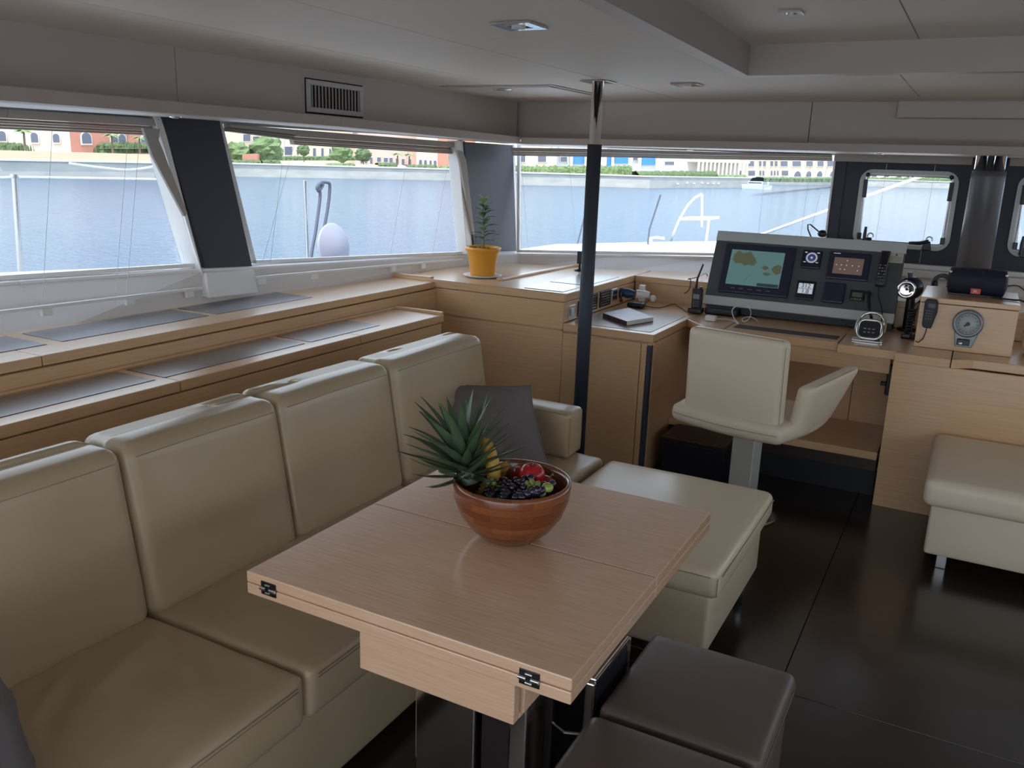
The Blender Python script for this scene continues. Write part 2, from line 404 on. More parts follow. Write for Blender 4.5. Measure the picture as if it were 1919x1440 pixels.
# blinds rolled up under the soffit
def blind(w, pts, th, mat=blindm, cords=()):
    # pts: list of (top, bottom) pairs along the glass
    b = MB(); c = MB()
    for (ta, ba), (tb, bb) in zip(pts[:-1], pts[1:]):
        ma, mb_ = ta.lerp(ba, .45), tb.lerp(bb, .45)
        b.slab([ta, tb, mb_, ma], th*1.6)
        for k in range(4):
            u0, u1 = .47+k*.135, .47+k*.135+.12
            c.slab([ta.lerp(ba, u0), tb.lerp(bb, u0), tb.lerp(bb, u1), ta.lerp(ba, u1)], th*(1.0 if k % 2 else .7))
    b.build('blind_casing', mat, w, bevel=.003); c.build('pleats', mat, w)
    for a, z in cords:
        MB().tube([a, z], .0011, 4).build('blind_cord', steel, w)
def bl(px, yt, yb, X): a = at_x(px, yt, X); return (a, at_x(px, yb, X))
blind(w1, [(Vector((-3.5, .6, 1.745)), Vector((-3.5, .6, 1.655))), bl(0, 204, 242, -3.33), bl(284, 222, 254, -3.20)], Vector((.03, 0, 0)),
      cords=[(at_x(98, 244, -3.28), at_x(78, 592, -3.1)), (at_x(240, 252, -3.22), at_x(215, 570, -3.08)), (at_x(262, 252, -3.22), at_x(236, 565, -3.08))])
blind(w2, [bl(418, 232, 246, -3.19), bl(542, 243, 262, -3.13), bl(544, 243, 271, -3.13), bl(866, 268, 290, -2.93)], Vector((.03, 0, 0)),
      cords=[(at_x(552, 268, -3.14), at_x(492, 492, -3.10)), (at_x(534, 262, -3.14), at_x(507, 490, -3.08)), (at_x(765, 284, -3.0), at_x(730, 486, -2.98)), (at_x(842, 288, -2.95), at_x(810, 478, -2.93))])
def bf(px, yt, yb, Y): return (at_y(px, yt, Y), at_y(px, yb, Y))
blind(w3, [bf(963, 277, 292, 5.18), bf(1150, 280, 295, 5.52), bf(1340, 285, 299, 5.75), bf(1560, 290, 302, 5.92)], Vector((0, -.03, 0)),
      cords=[(at_y(963, 292, 5.2), at_y(978, 470, 5.2)), (at_y(976, 292, 5.2), at_y(990, 470, 5.22)), (at_y(1066, 293, 5.35), at_y(1080, 470, 5.35)), (at_y(1436, 300, 5.8), at_y(1421, 440, 5.8)), (at_y(1553, 302, 5.88), at_y(1515, 450, 5.88)), (at_y(1520, 302, 5.86), at_y(1500, 446, 5.86))])
# crumpled blind fabric hanging at window frame corners
for nm, X, pts in (('a', PX1+.03, [(268, 240), (300, 242), (298, 262), (352, 400), (346, 406), (285, 290)]), ('b', PX2+.02, [(856, 281), (868, 284), (874, 300), (890, 440), (886, 440), (862, 300)])):
    q = [at_x(a, b, X) for a, b in pts]
    MB().slab(q, (-.015, 0, 0)).build('side_guide', blindm, w1 if nm == 'a' else w2, bevel=.002)
# lower blind rails with brackets
for n, (a, b), br in ((1, (at_x(-40, 594, -3.06), at_x(380, 543, -3.06)), (67, 220, 350)), (2, (at_x(482, 523, -3.03), at_x(868, 488, -2.9)), (490, 570, 712, 775))):
    w = w1 if n == 1 else w2
    MB().slab([a, b, b+Vector((0, 0, .012)), a+Vector((0, 0, .012))], (-.02, 0, 0)).build('lower_rail', white, w, bevel=.002)
    for px in br:
        f = (px-(-40 if n == 1 else 482))/(420 if n == 1 else 386); p = a.lerp(b, f)
        MB().box(p.x-.015, p.x+.003, p.y-.02, p.y+.02, p.z-.028, p.z).build('rail_bracket', white, w, bevel=.002)

# hatch wall at the front right with two opening hatches
def onh(x, y): return at_y(x, y, HY)
def hx(x, y): p = onh(x, y); return (p.x, p.z)
H1 = (-.695, -.165, 1.165, 1.612); H2 = (.165, .695, 1.165, 1.612)
hw = MB()
def hbox(x0, x1, z0, z1): hw.box(x0, x1, HY, HY+.04, z0, z1)
hbox(-.872, -.745, 1.04, 1.72); hbox(-.115, .115, 1.04, 1.72); hbox(.745, .86, 1.04, 1.72)
for (x0, x1, z0, z1) in (H1, H2):
    X0, X1, Z0, Z1 = x0-.05, x1+.05, 1.04, 1.72
    path = rrect(x0, x1, z0, z1, .06, 5); cx, cz = (x0+x1)/2, (z0+z1)/2
    outp = []
    for a, b in path:
        i = len(outp); k = i//6
        outp.append({0: (X1, Z0), 1: (X1, Z1), 2: (X0, Z1), 3: (X0, Z0)}[k])
    n = len(path)
    for i in range(n):
        j = (i+1) % n
        pts = [path[i], path[j], outp[j], outp[i]]
        if outp[i] == outp[j]: pts = pts[:3]
        hw.slab([(a, HY, b) for a, b in pts], (0, .04, 0))
hwo = hw.build('wall_panel', pillar, wf)
MB().slab([(-.872, HY-.002, 1.04), (-.80, HY-.002, 1.04), (-.80, HY-.002, 1.72), (-.872, HY-.002, 1.72)], (0, -.008, 0)).build('wall_panel', pillar, wf, bevel=.002)
MB().box(-.877, -.866, HY-.02, HY+.03, 1.04, 1.72).build('corner_strip', white, wf)
MB().box(-.868, -.10, HY-.06, HY, 1.666, 1.712).build('hatch_blind_casing', blindm, wf, bevel=.004)
MB().box(.09, .86, HY-.06, HY, 1.666, 1.712).build('hatch_blind_casing', blindm, wf, bevel=.004)
MB().box(-.872, 3.1, HY-.05, HY, 1.035, 1.065).build('sill_rail', soff, wf, bevel=.004)
MB().box(-.872, 3.1, HY-.09, HY, .99, 1.034).build('sill_rail', sillm, wf, bevel=.004)
def hatch(n, H):
    w = sempty('window_%d' % n); w['label'] = 'rounded opening hatch window left of the thick mast column' if n == 4 else 'rounded opening hatch window right of the thick mast column'
    x0, x1, z0, z1 = H
    pane = MB().slab([(a, HY+.05, b) for a, b in rrect(x0-.02, x1+.02, z0-.02, z1+.02, .07)], (0, .01, 0)).build('pane', glass, w)
    def ring(i0, i1, y0, y1, name, mat):
        A = rrect(x0-i0, x1+i0, z0-i0, z1+i0, .06+i0, 6); B = rrect(x0+i1, x1-i1, z0+i1, z1-i1, max(.01, .06-i1), 6); m = MB(); k = len(A)
        for i in range(k):
            j = (i+1) % k
            m.slab([(A[i][0], y0, A[i][1]), (A[j][0], y0, A[j][1]), (B[j][0], y0, B[j][1]), (B[i][0], y0, B[i][1])], (0, y1-y0, 0))
        m.build(name, mat, w)
    ring(.012, .010, HY-.025, HY+.04, 'outer_frame', alu); ring(-.010, .022, HY-.006, HY+.045, 'inner_frame', white); ring(-.022, .026, HY-.002, HY+.03, 'rubber_gasket', black)
    for sx in (-1, 1):
        X = x0+.028 if sx < 0 else x1-.028
        MB().tube([(X-.004*sx, HY-.03, z0+.055), (X+.004*sx, HY-.03, z1-.03)], .0045, 8).build('gas_strut', steel, w)
        MB().tube([(X+.002*sx, HY-.03, z1-.16), (X+.004*sx, HY-.03, z1-.05)], .013, 10).build('strut_cylinder', black, w)
        MB().box(X-.012, X+.012, HY-.045, HY-.01, z0+.03, z0+.07).build('strut_foot', black, w, bevel=.003)
        MB().ball((X-.004*sx, HY-.035, z1-.022), .014, 10).build('strut_pivot', black, w)
    for X, lay in ((x0+.085, 0), (x1-.11, 1)):
        g = MB().slab([(X-.028, HY-.02, z0-.012), (X+.028, HY-.02, z0-.012), (X+.018, HY-.02, z0+.045), (X-.015, HY-.02, z0+.045)], (0, -.03, 0)).build('latch', black, w, bevel=.004)
        if lay: MB().tube([(X+.01, HY-.05, z0+.045), (X-.04, HY-.05, z0+.03), (X-.10, HY-.05, z0+.028)], [.012, .012, .009], 8).build('latch_handle', black, g)
        else: MB().tube([(X-.022, HY-.05, z0+.0), (X-.024, HY-.05, z0+.06), (X-.022, HY-.05, z0+.11)], [.012, .011, .008], 8).build('latch_handle', black, g)
        MB().tube(arc((X+.01, HY-.045, z0+.055), .017, -.5, PI+.5, 8), .005, 6).build('latch_ring', steel, g)
    for X in (x0+.13, x1-.13):
        MB().tube([(X, HY-.015, 1.66), (X-.006, HY-.015, 1.07)], .001, 4).build('blind_cord', steel, w)
hatch(4, H1); hatch(5, H2)
# rest of the front wall, right and rear walls (outside the frame)
w6 = window(6, Vector((.86, HY, 1.05)), Vector((2.6, HY-.3, 1.05)), Vector((.86, HY, 1.72)), Vector((2.6, HY-.3, 1.72)), offF, 'front window right of the hatches')
wr = sempty('wall_right')
MB().box(3.0, 3.1, -2.5, 6.0, -.05, 1.05).build('wall_panel', sillm, wr); MB().box(3.0, 3.1, -2.5, 6.0, 1.72, 2.1).build('wall_panel', wallv, wr)
for y in (-2.5, .6, 3.2, 5.6): MB().box(2.98, 3.1, y, y+.3, 1.0, 1.75).build('pillar', pillar, wr)
w7 = window(7, Vector((3.05, -2.3, 1.05)), Vector((3.05, 5.6, 1.05)), Vector((3.05, -2.3, 1.72)), Vector((3.05, 5.6, 1.72)), Vector((.03, 0, 0)), 'side windows on the right')
wb = sempty('wall_back')
MB().box(-3.9, -3.4, -2.6, -2.5, -.05, 2.1).build('door_post', sillm, wb); MB().box(2.7, 3.1, -2.6, -2.5, -.05, 2.1).build('door_post', sillm, wb)
MB().box(-3.4, 2.7, -2.6, -2.5, 1.98, 2.1).build('door_lintel', sillm, wb)
deckw = M('deck_white', (.70, .69, .66), .5)
struct(MB().box(-4.9, 4.2, -9.0, -2.62, -.1, -.02).build('cockpit_bounce_sole', deckw))     # unseen cockpit sole, made long, wide and white to bounce sunlight inside
struct(MB().box(-5.1, -3.95, -2.6, 7.2, .38, .48).build('bounce_side_deck', deckw))  # unseen side decks, added to bounce sunlight upward; left one carries the stanchions
struct(MB().box(3.2, 4.4, -2.6, 7.2, .38, .48).build('bounce_side_deck', deckw))
ro = MB()
edge_ = [(-3.83, -2.6)]+[(p.x-(.08 if i < 6 else 0), p.y+(.08 if i > 5 else 0)) for i, p in enumerate(WB)]+[(3.12, HY+.1), (3.12, -2.6)]
ro.prism(edge_, 2.16, 2.2)
for a, b in zip(edge_[:-1], edge_[1:]): ro.add([(a[0], a[1], 1.74), (b[0], b[1], 1.74), (b[0], b[1], 2.17), (a[0], a[1], 2.17)], [[0, 1, 2, 3]])
struct(ro.build('trim_14', white))     # coachroof

# ================================================================== CABINETRY
YF = 4.06                      # front face of the forward cabinets
def slabpart(mb, name, m, p, bevel=.002, label=None): return mb.build(name, m, p, bevel=bevel, label=label)
# upper side shelf
ZU, XU = .925, -2.68
us = thing('side_shelf', 'long beech window shelf with dark leather inlays, the higher one along the left wall', 'shelf', (-2.9, 1.0, .85))
MB().box(-3.12, XU+.02, -2.3, YF-.003, .12, .885).build('carcass', beech_y, us)
MB().box(-3.12, XU+.006, -2.3, 1.705, .888, .924).build('shelf_board', beech_y, us, bevel=.003)
MB().box(-3.12, XU+.006, 1.709, YF-.002, .888, .924).build('shelf_board', beech_y, us, bevel=.003)
for y0, y1 in ((.5, 1.14), (1.16, 1.82), (1.88, 2.55), (2.59, 3.20)):
    MB().box(-3.05, -2.815, y0, y1, .9235, .9262).build('leather_inlay', inlay, us, bevel=.001)
# lower side shelf behind the sofa
ZL, XL = .83, -2.35
ls = thing('sofa_shelf', 'lower beech shelf with dark leather inlays right behind the sofa', 'shelf', (-2.5, 1.0, .0))
MB().box(-2.659, XL-.015, -2.3, 3.62, .05, .786).build('carcass', beech_y, ls, bevel=.002)
for y0, y1 in ((-2.3, 1.985), (1.989, 2.98), (2.984, 3.66)):
    MB().box(-2.659, XL, y0, y1, .79, .828).build('shelf_board', beech_y, ls, bevel=.003)
MB().box(XL-.012, XL-.002, -2.3, 3.64, .70, .785).build('shadow_rail', beech_y, ls, bevel=.001)
for y0, y1 in ((.35, 1.15), (1.2, 1.945), (1.985, 2.70), (2.74, 3.22)):
    MB().box(-2.625, -2.425, y0, y1, .8275, .8302).build('leather_inlay', inlay, ls, bevel=.001)
MB().box(-2.655, XL-.002, 3.642, 3.66, .828, .842).build('end_lip', beech_x, ls, bevel=.002)
MB().box(-2.655, -2.64, -2.3, 3.66, .828, .838).build('back_lip', beech_y, ls, bevel=.002)
# corner cabinet with raised top
ZT = .935
XC, XS, YB = -1.86, -1.36, 5.10
cc = thing('corner_cabinet', 'beech corner cabinet whose top holds the potted plant and two dark inlays', 'cabinet', (-2.3, 4.06, 0))
MB().prism([(-2.98, YF+.012), (XC-.012, YF+.012), (XC-.012, 5.08), (-2.72, 5.08), (-2.9, 4.5)], .05, ZT-.045).build('carcass', beech_x, cc)
MB().prism([(-3.03, YF-.001), (XC, YF-.001), (XC, YB), (XC, 5.40), (-2.1, 5.24), (-2.72, 5.13), (-2.93, 4.55)], ZT-.042, ZT).build('top_board', beech_x, cc, bevel=.003)
MB().box(-2.679, XC-.003, YF, YF+.012, .745, ZT-.046).build('drawer_front', beech_x, cc, bevel=.002)
MB().box(-2.679, XC-.003, YF+.004, YF+.012, .04, .737).build('front_panel', beech_x, cc, bevel=.002)
MB().box(XC-.012, XC-.001, YF+.002, YB, .785, ZT-.046).build('side_panel', beech_y, cc, bevel=.001)
a, b = at_z(936, 526, ZT), at_z(1082, 498, ZT)
MB().slab([a+Vector((-.02, 0, 0)), a+Vector((.02, 0, 0)), b+Vector((.02, 0, 0)), b+Vector((-.02, 0, 0))], (0, 0, .014)).build('divider_strip', beech_y, cc, bevel=.003)
a = at_z(740, 515, ZT); b = at_z(833, 527, ZT)
MB().slab([(-3.02, YF, ZT-.006), (-2.70, YF, ZT-.006), (-2.70, YF+.035, ZT-.006), (-3.02, YF+.035, ZT-.006)], (0, 0, .02)).build('edge_lip', beech_x, cc, bevel=.003)
MB().box(-2.70, XC, YF-.003, YF+.02, ZT, ZT+.003).build('edge_lip', beech_x, cc, bevel=.001)
MB().box(-2.13, -1.90, 4.12, 4.415, ZT-.001, ZT+.0025).build('leather_inlay', inlay, cc, bevel=.001)
MB().box(-2.13, -1.90, 4.435, 4.93, ZT-.001, ZT+.0025).build('leather_inlay', inlay, cc, bevel=.001)
# chart table counter (left wing)
cw = thing('side_counter', 'low beech counter wing carrying the book, with a dark corner trim', 'counter', (-1.6, 4.06, 0))
ZD = .78
MB().prism([(XC, YF-.004), (XS, YF-.004), (XS, 4.62), (XS, YB+.02), (XC, YB+.02)], ZD-.042, ZD).build('counter_top', beech_x, cw, bevel=.003)
MB().box(XC+.04, -1.395, YF+.05, 4.70, ZD, ZD+.002).build('desk_mat', M('grey_inlay', (.30, .24, .20), .3), cw)
MB().box(XC-.01, XS-.012, YF+.012, 5.05, .05, ZD-.046).build('carcass', beech_x, cw)
MB().box(XC, -1.425, YF, YF+.012, .04, ZD-.05).build('front_panel', beech_x, cw, bevel=.002)
MB().box(-1.42, -1.392, YF, YF+.012, .04, ZD-.05).build('front_stile', beech_x, cw, bevel=.001)
MB().box(-1.39, XS-.008, YF-.001, YF+.03, .04, ZD-.06).build('corner_trim', foam, cw, bevel=.002)
MB().box(XS-.012, XS-.002, YF+.03, 4.66, .02, ZD-.046).build('side_panel', beech_y, cw, bevel=.001)
# switch plates on the cabinet side facing the counter
plates = [(4.115, 4.195, .79, .865, steel, 'small silver switch plate', 'nearest the corner'), (4.235, 4.255, .79, .875, navy, 'narrow dark plate', 'hidden by the post'),
          (4.30, 4.50, .80, .89, black, 'large black control panel', 'with rows of fine print'), (4.54, 4.70, .80, .89, black, 'smaller black control panel', 'with a key-like print grid'),
          (4.725, 4.80, .815, .885, steel, 'grey socket plate', 'left of the blue plug')]
for i, (y0, y1, z0, z1, m, l, ex) in enumerate(plates):
    t = thing('wall_plate', l+' on the cabinet side above the counter, '+ex, 'panel', (XC, y0, z0), 'plates on the cabinet side')
    MB().box(XC-.002, XC+.006, y0, y1, z0, z1).build('plate', m, t, bevel=.0015)
    if i == 0: MB().box(XC+.006, XC+.012, y0+.025, y1-.025, z0+.015, z1-.015).build('rocker_switch', whitep, t, bevel=.002)
    if i in (2, 3):
        for r in range(5):
            for c in range(2): MB().box(XC+.006, XC+.0072, y0+.015+c*(y1-y0-.03)/2, y0+.005+(c+1)*(y1-y0-.03)/2, z0+.012+r*.015, z0+.016+r*.015).build('print_line', steel, t)
    if i == 4:
        for r in range(2):
            for c in range(2): MB().box(XC+.006, XC+.010, y0+.01+c*.033, y0+.033+c*.033, z0+.01+r*.03, z0+.032+r*.03).build('socket', black, t, bevel=.001)
# chart desk
YD = 4.46
dk = thing('chart_desk', 'beech navigation desk with hinged lid and dark writing strip below the instrument console', 'desk', (-.85, 4.46, 0))
MB().prism([(XS, 4.62), (-1.30, YD+.09), (-1.22, YD), (-1.115, YD), (-1.115, 5.12), (XS, 5.12)], ZD-.042, ZD).build('counter_top', beech_x, dk, bevel=.003)
MB().box(-1.11, -.54, YD-.005, 4.76, ZD-.042, ZD).build('desk_lid', beech_x, dk, bevel=.003)
MB().box(-1.115, -.535, 4.765, 5.12, ZD-.042, ZD-.002).build('counter_top', beech_x, dk, bevel=.002)
MB().box(-1.08, -.555, 4.53, 4.63, ZD-.001, ZD+.0025).build('writing_strip', M('brown_strip', (.055, .045, .04), .5), dk, bevel=.001)
MB().prism([(-.534, YD-.05), (-.27, YD-.06), (-.27, 4.372), (-.031, 4.36), (-.031, 5.09), (-.534, 5.09)], ZD-.042, ZD).build('counter_top', beech_x, dk, bevel=.003)
MB().box(-1.30, -.29, YD+.02, YD+.04, .65, ZD-.045).build('drawer_front', beech_x, dk, bevel=.002)
MB().box(-1.36, -.27, 4.95, 4.97, .0, .74).build('back_panel', beech_x, dk)
MB().box(-.497, -.494, 4.947, 4.95, .26, .64).build('panel_joint', dgap, dk)
MB().box(-1.36, -.285, 4.42, 4.95, .22, .26).build('lower_shelf', beech_x, dk, bevel=.002)
MB().box(-1.36, -.285, 4.43, 4.45, .16, .22).build('shelf_edge', M('dark_brown_edge', (.03, .016, .01), .4), dk)
MB().box(-1.36, -.285, 4.52, 4.54, .0, .16).build('kick_panel', M('near_black_blue', (.006, .007, .014), .5), dk)
hd = MB().box(-.31, -.275, 4.66, 4.70, .50, .66).build('latch_plate', black, dk, bevel=.006)
MB().box(-.335, -.31, 4.665, 4.69, .545, .565).build('latch_lever', black, hd, bevel=.003)
fb = thing('foot_box', 'dark blue foot box on the floor left of the chair post under the desk', 'box', (-1.12, 4.3, 0))
MB().box(-1.30, -.97, 4.14, 4.40, 0, .215).build('body', bpy.data.materials['near_black_blue'], fb, bevel=.004); MB().box(-1.305, -.965, 4.135, 4.405, .216, .238).build('lid', M('dark_wood_lid', (.03, .018, .014), .35), fb, bevel=.004)
# right cabinet and counter
rc = thing('right_cabinet', 'tall plain beech cabinet front behind the white bench', 'cabinet', (.6, 4.38, 0))
MB().box(-.272, 2.3, 4.385, 4.40, 0, .7370).build('front_panel', beech_x, rc, bevel=.002)
MB().box(-.262, 2.3, 4.402, 5.15, 0, .73).build('carcass', beech_x, rc)
MB().prism([(-.027, 4.362), (.06, 4.425), (2.3, 4.425), (2.3, 5.09), (-.027, 5.09)], .738, .78).build('counter_top', beech_x, rc, bevel=.003)
# back shelf along the front wall (upper level)
bs = thing('window_shelf', 'narrow beech shelf running under the front windows behind the console', 'shelf', (-.8, 5.1, .78))
MB().prism([(XC+.002, YB), (2.9, YB), (2.9, 5.8), (-.84, 5.8), (-1.51, 5.56), (XC+.002, 5.42)], ZT-.042, ZT-.004).build('shelf_board', beech_x, bs, bevel=.003)
MB().box(XC+.002, 2.9, YB+.012, YB+.03, ZD, ZT-.044).build('back_board', beech_x, bs)
# gauge box on the counter
gb = thing('gauge_box', 'raised beech box with round gauge and radio microphone on its front', 'cabinet', (0, 4.6, .78))
MB().prism([(-.205, 4.60), (.215, 4.60), (.215, 5.098), (-.205, 5.098)], .781, 1.0).build('carcass', beech_x, gb, bevel=.002)
MB().prism([(-.207, 4.595), (.217, 4.595), (.217, 5.098), (-.207, 5.098)], 1.003, 1.028).build('top_board', beech_x, gb, bevel=.003)

# ================================================================== POSTS
pz = at_z(1121, 152, ZC)
po = thing('support_post', 'slim floor-to-ceiling pole, polished steel above and dark foam sleeve below', 'pole', (pz.x, pz.y, 0))
MB().lathe([(.0, 0), (.027, 0), (.027, ZC), (.0, ZC)], (pz.x, pz.y, 0), 24).build('steel_tube', chrome, po)
MB().lathe([(.0275, .05), (.034, .05), (.034, 1.688), (.0275, 1.688)], (pz.x, pz.y, 0), 24).build('foam_sleeve', foam, po)
MB().slab([(pz.x-.065, pz.y-.065, ZC-.006), (pz.x+.065, pz.y-.065, ZC-.006), (pz.x+.065, pz.y+.065, ZC-.006), (pz.x-.065, pz.y+.065, ZC-.006)], (0, 0, .005)).build('ceiling_plate', chrome, po, bevel=.001)
mc = thing('mast_column', 'thick dark padded column with polished steel top behind the black speaker', 'column', (-.005, 5.42, .93))
MB().lathe([(0, .931), (.088, .931), (.084, 1.60), (.084, 1.632), (0, 1.632)], (-.005, 5.42, 0), 32).build('padded_sleeve', colm, mc)
for dx, dy, r in ((-.045, 0, .030), (.045, 0, .030), (0, -.03, .012)):
    MB().lathe([(0, 1.60), (r, 1.60), (r, 1.712), (r+.012, 1.715), (0, 1.715)], (-.005+dx, 5.42+dy, 0), 20).build('steel_tube', chrome, mc)

# ================================================================== SOFA
def wrk(seed, amp, fx=3.0, fy=7.0, zt=None):
    def f(p):
        q = Vector(p)
        n = noise.noise(Vector((q.x*fx+seed, q.y*fy, seed*3.1)))+.5*noise.noise(Vector((q.x*fx*2.3-q.y*5, q.y*fy*1.7+q.x*6, seed)))
        if zt is None or q.z > zt: q.z += amp*n
        return q
    return f
so = thing('sofa', 'long cream leather sofa along the left side with tall back cushions', 'sofa', (-1.6, 1.4, 0))
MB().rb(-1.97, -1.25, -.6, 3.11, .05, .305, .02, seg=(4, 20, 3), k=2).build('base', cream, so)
def seat_fn(y0, y1, seed, amp=.004):
    w = wrk(seed, amp)
    def f(p):
        q = w(p) if p.z > .40 else p
        # long soft creases running from the back seam towards the front
        if p.z > .40:
            t = (p.y-y0)/(y1-y0); ed = min(1, max(0, t)*9)*min(1, max(0, 1-t)*9)*min(1, max(0, -1.25-p.x)*9)
            mk = ed*max(.10, 1-math.hypot((p.x+1.70)*1.3, (p.y-y1+.12))/.75)
            u = p.x*.75-p.y*.66; w_ = p.x*.66+p.y*.75+.06*noise.noise(Vector((u*4, p.y*3, seed)))
            n = noise.noise(Vector((u*3.0, w_*15, seed*3)))
            q = Vector(q); q.z += mk*(.024*(.5-abs(n)**.55)+.004*noise.noise(Vector((u*7, w_*24, seed))))
        return q
    return f
for i, (y0, y1) in enumerate(((-.60, .24), (.25, 1.325), (1.335, 2.425), (2.435, 3.12))):
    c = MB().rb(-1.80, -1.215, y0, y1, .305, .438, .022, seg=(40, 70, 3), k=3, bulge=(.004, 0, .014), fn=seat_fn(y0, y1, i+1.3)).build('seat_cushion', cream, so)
    for zz in (.418, .409): MB().tube([(-1.2125+(.4-zz)*.0, y0+.03+(y1-y0-.06)*k/12, zz) for k in range(13)], .0013, 5).build('seam', seamc, c)
for i, (y0, y1) in enumerate(((-.6, .14), (.145, .765), (.77, 1.322), (1.326, 1.868), (1.872, 2.437), (2.441, 3.095))):
    def lean(p, y0=y0, y1=y1, i=i):
        t = (p.z-.42)/.46; q = Vector(p); q.x += -.075*t*(1 if p.x > -1.85 else .2)
        q.z += .003*noise.noise(Vector((p.x*4, p.y*3, i*2.0)))*max(0, t); q.x += .004*noise.noise(Vector((p.z*5, p.y*4, i+.5)))
        return q
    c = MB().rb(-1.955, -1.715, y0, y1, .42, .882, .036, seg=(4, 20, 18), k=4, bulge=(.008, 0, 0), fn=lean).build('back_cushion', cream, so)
    # horizontal top seam and vertical edge piping
    MB().tube([lean(Vector((-1.7135, y0+.03+(y1-y0-.06)*k/10, .848))) for k in range(11)], .0013, 5).build('seam', seamc, c)
    MB().tube([lean(Vector((-1.725, y1-.012, .47+.36*k/8))) for k in range(9)], .0016, 5).build('piping', seamc, c)
am = MB().rb(-1.97, -1.325, 2.99, 3.135, .443, .635, .02, seg=(12, 4, 4), k=3, bulge=(.004, .004, .004)).build('low_arm', cream, so)
MB().tube([(-1.322, 2.997, .46+.155*k/4) for k in range(5)], .0016, 5).build('seam', seamc, am)
MB().tube([(-1.95+.61*k/6, 2.993, .629) for k in range(7)], .0016, 5).build('seam', seamc, am)

# ottoman
ot = thing('ottoman', 'large square cream leather ottoman pushed against the sofa end beyond the table', 'ottoman', (-.87, 2.72, 0))
MB().rb(-1.165, -.555, 2.365, 3.08, .13, .345, .015, seg=(6, 6, 3), k=2).build('base', cream3, ot)
c = MB().rb(-1.185, -.525, 2.335, 3.10, .345, .447, .03, seg=(16, 18, 4), k=4, bulge=(.006, .006, .014), fn=wrk(9.1, .0025)).build('seat_cushion', cream3, ot)
MB().tube([(-1.16+.61*k/8, 2.331, .423) for k in range(9)], .0014, 5).build('seam', seamc, c)
MB().tube([(-.521, 2.36+.71*k/8, .423) for k in range(9)], .0014, 5).build('seam', seamc, c)
MB().tube([(-.530, 2.341, .36+.06*k/3) for k in range(4)], .0014, 5).build('seam', seamc, c)
for x in (-1.12, -.60):
    for y in (2.42, 3.02): MB().lathe([(0, 0), (.016, 0), (.016, .131), (0, .131)], (x, y, 0), 12).build('leg', steel, ot)
# bench on the right
be = thing('bench', 'cream upholstered bench with chrome feet against the right beech cabinet', 'bench', (.6, 4.0, 0))
MB().rb(-.012, 1.75, 3.72, 4.36, .075, .30, .015, seg=(10, 5, 3), k=2).build('base', cream2, be)
MB().box(0, 1.74, 3.74, 4.35, .298, .312).build('shadow_gap', dgap, be)
MB().rb(-.045, 1.78, 3.63, 4.372, .31, .428, .035, seg=(20, 10, 4), k=4, bulge=(.0, .008, .010)).build('seat_cushion', cream2, be)
for x in (.06, 1.65):
    for y in (3.80, 4.30): MB().slab([(x-.02, y-.02, 0), (x+.02, y-.02, 0), (x+.02, y+.02, 0), (x-.02, y+.02, 0)], (0, 0, .078)).build('leg', chrome, be, bevel=.003)
# brown cube stools
def stool(x0, x1, y0, y1, label):
    t = thing('cube_stool', label, 'stool', ((x0+x1)/2, (y0+y1)/2, 0), 'brown leather cube stools')
    MB().rb(x0+.012, x1-.012, y0+.012, y1-.012, .0, .375, .015, seg=(4, 4, 4), k=2).build('body', brownl, t)
    MB().rb(x0, x1, y0, y1, .375, .445, .022, seg=(12, 12, 3), k=4, bulge=(0, 0, .008)).build('seat_cushion', brownl, t)
    for (a, b) in (((x0+.02, y0-.001), (x1-.02, y0-.001)), ((x1+.001, y0+.02), (x1+.001, y1-.02)), ((x0-.001, y0+.02), (x0-.001, y1-.02))):
        MB().tube([(a[0], a[1], .418), (b[0], b[1], .418)], .0012, 5).build('seam', browns, t)
    return t
stool(-.585, -.225, 1.555, 1.925, 'brown leather cube stool fully in view beside the table')
stool(-.590, -.230, 1.165, 1.535, 'brown leather cube stool cut off by the bottom edge of the photo')
# folded chrome frame seat between table and stool
fs = thing('folding_seat', 'dark panel in a chrome frame standing under the right edge of the table', 'stool', (-.60, 1.63, 0))
MB().box(-.612, -.600, 1.575, 1.77, .03, .485).build('panel', black, fs, bevel=.003)
for y in (1.565, 1.775): MB().box(-.618, -.596, y-.011, y+.011, 0, .495).build('frame_post', chrome, fs, bevel=.003)
MB().box(-.618, -.596, 1.565, 1.775, .486, .502).build('frame_rail', chrome, fs, bevel=.003)
MB().tube([(-.75, 1.50, .36), (-.61, 1.56, .36)], .004, 6).build('brace', chrome, fs)

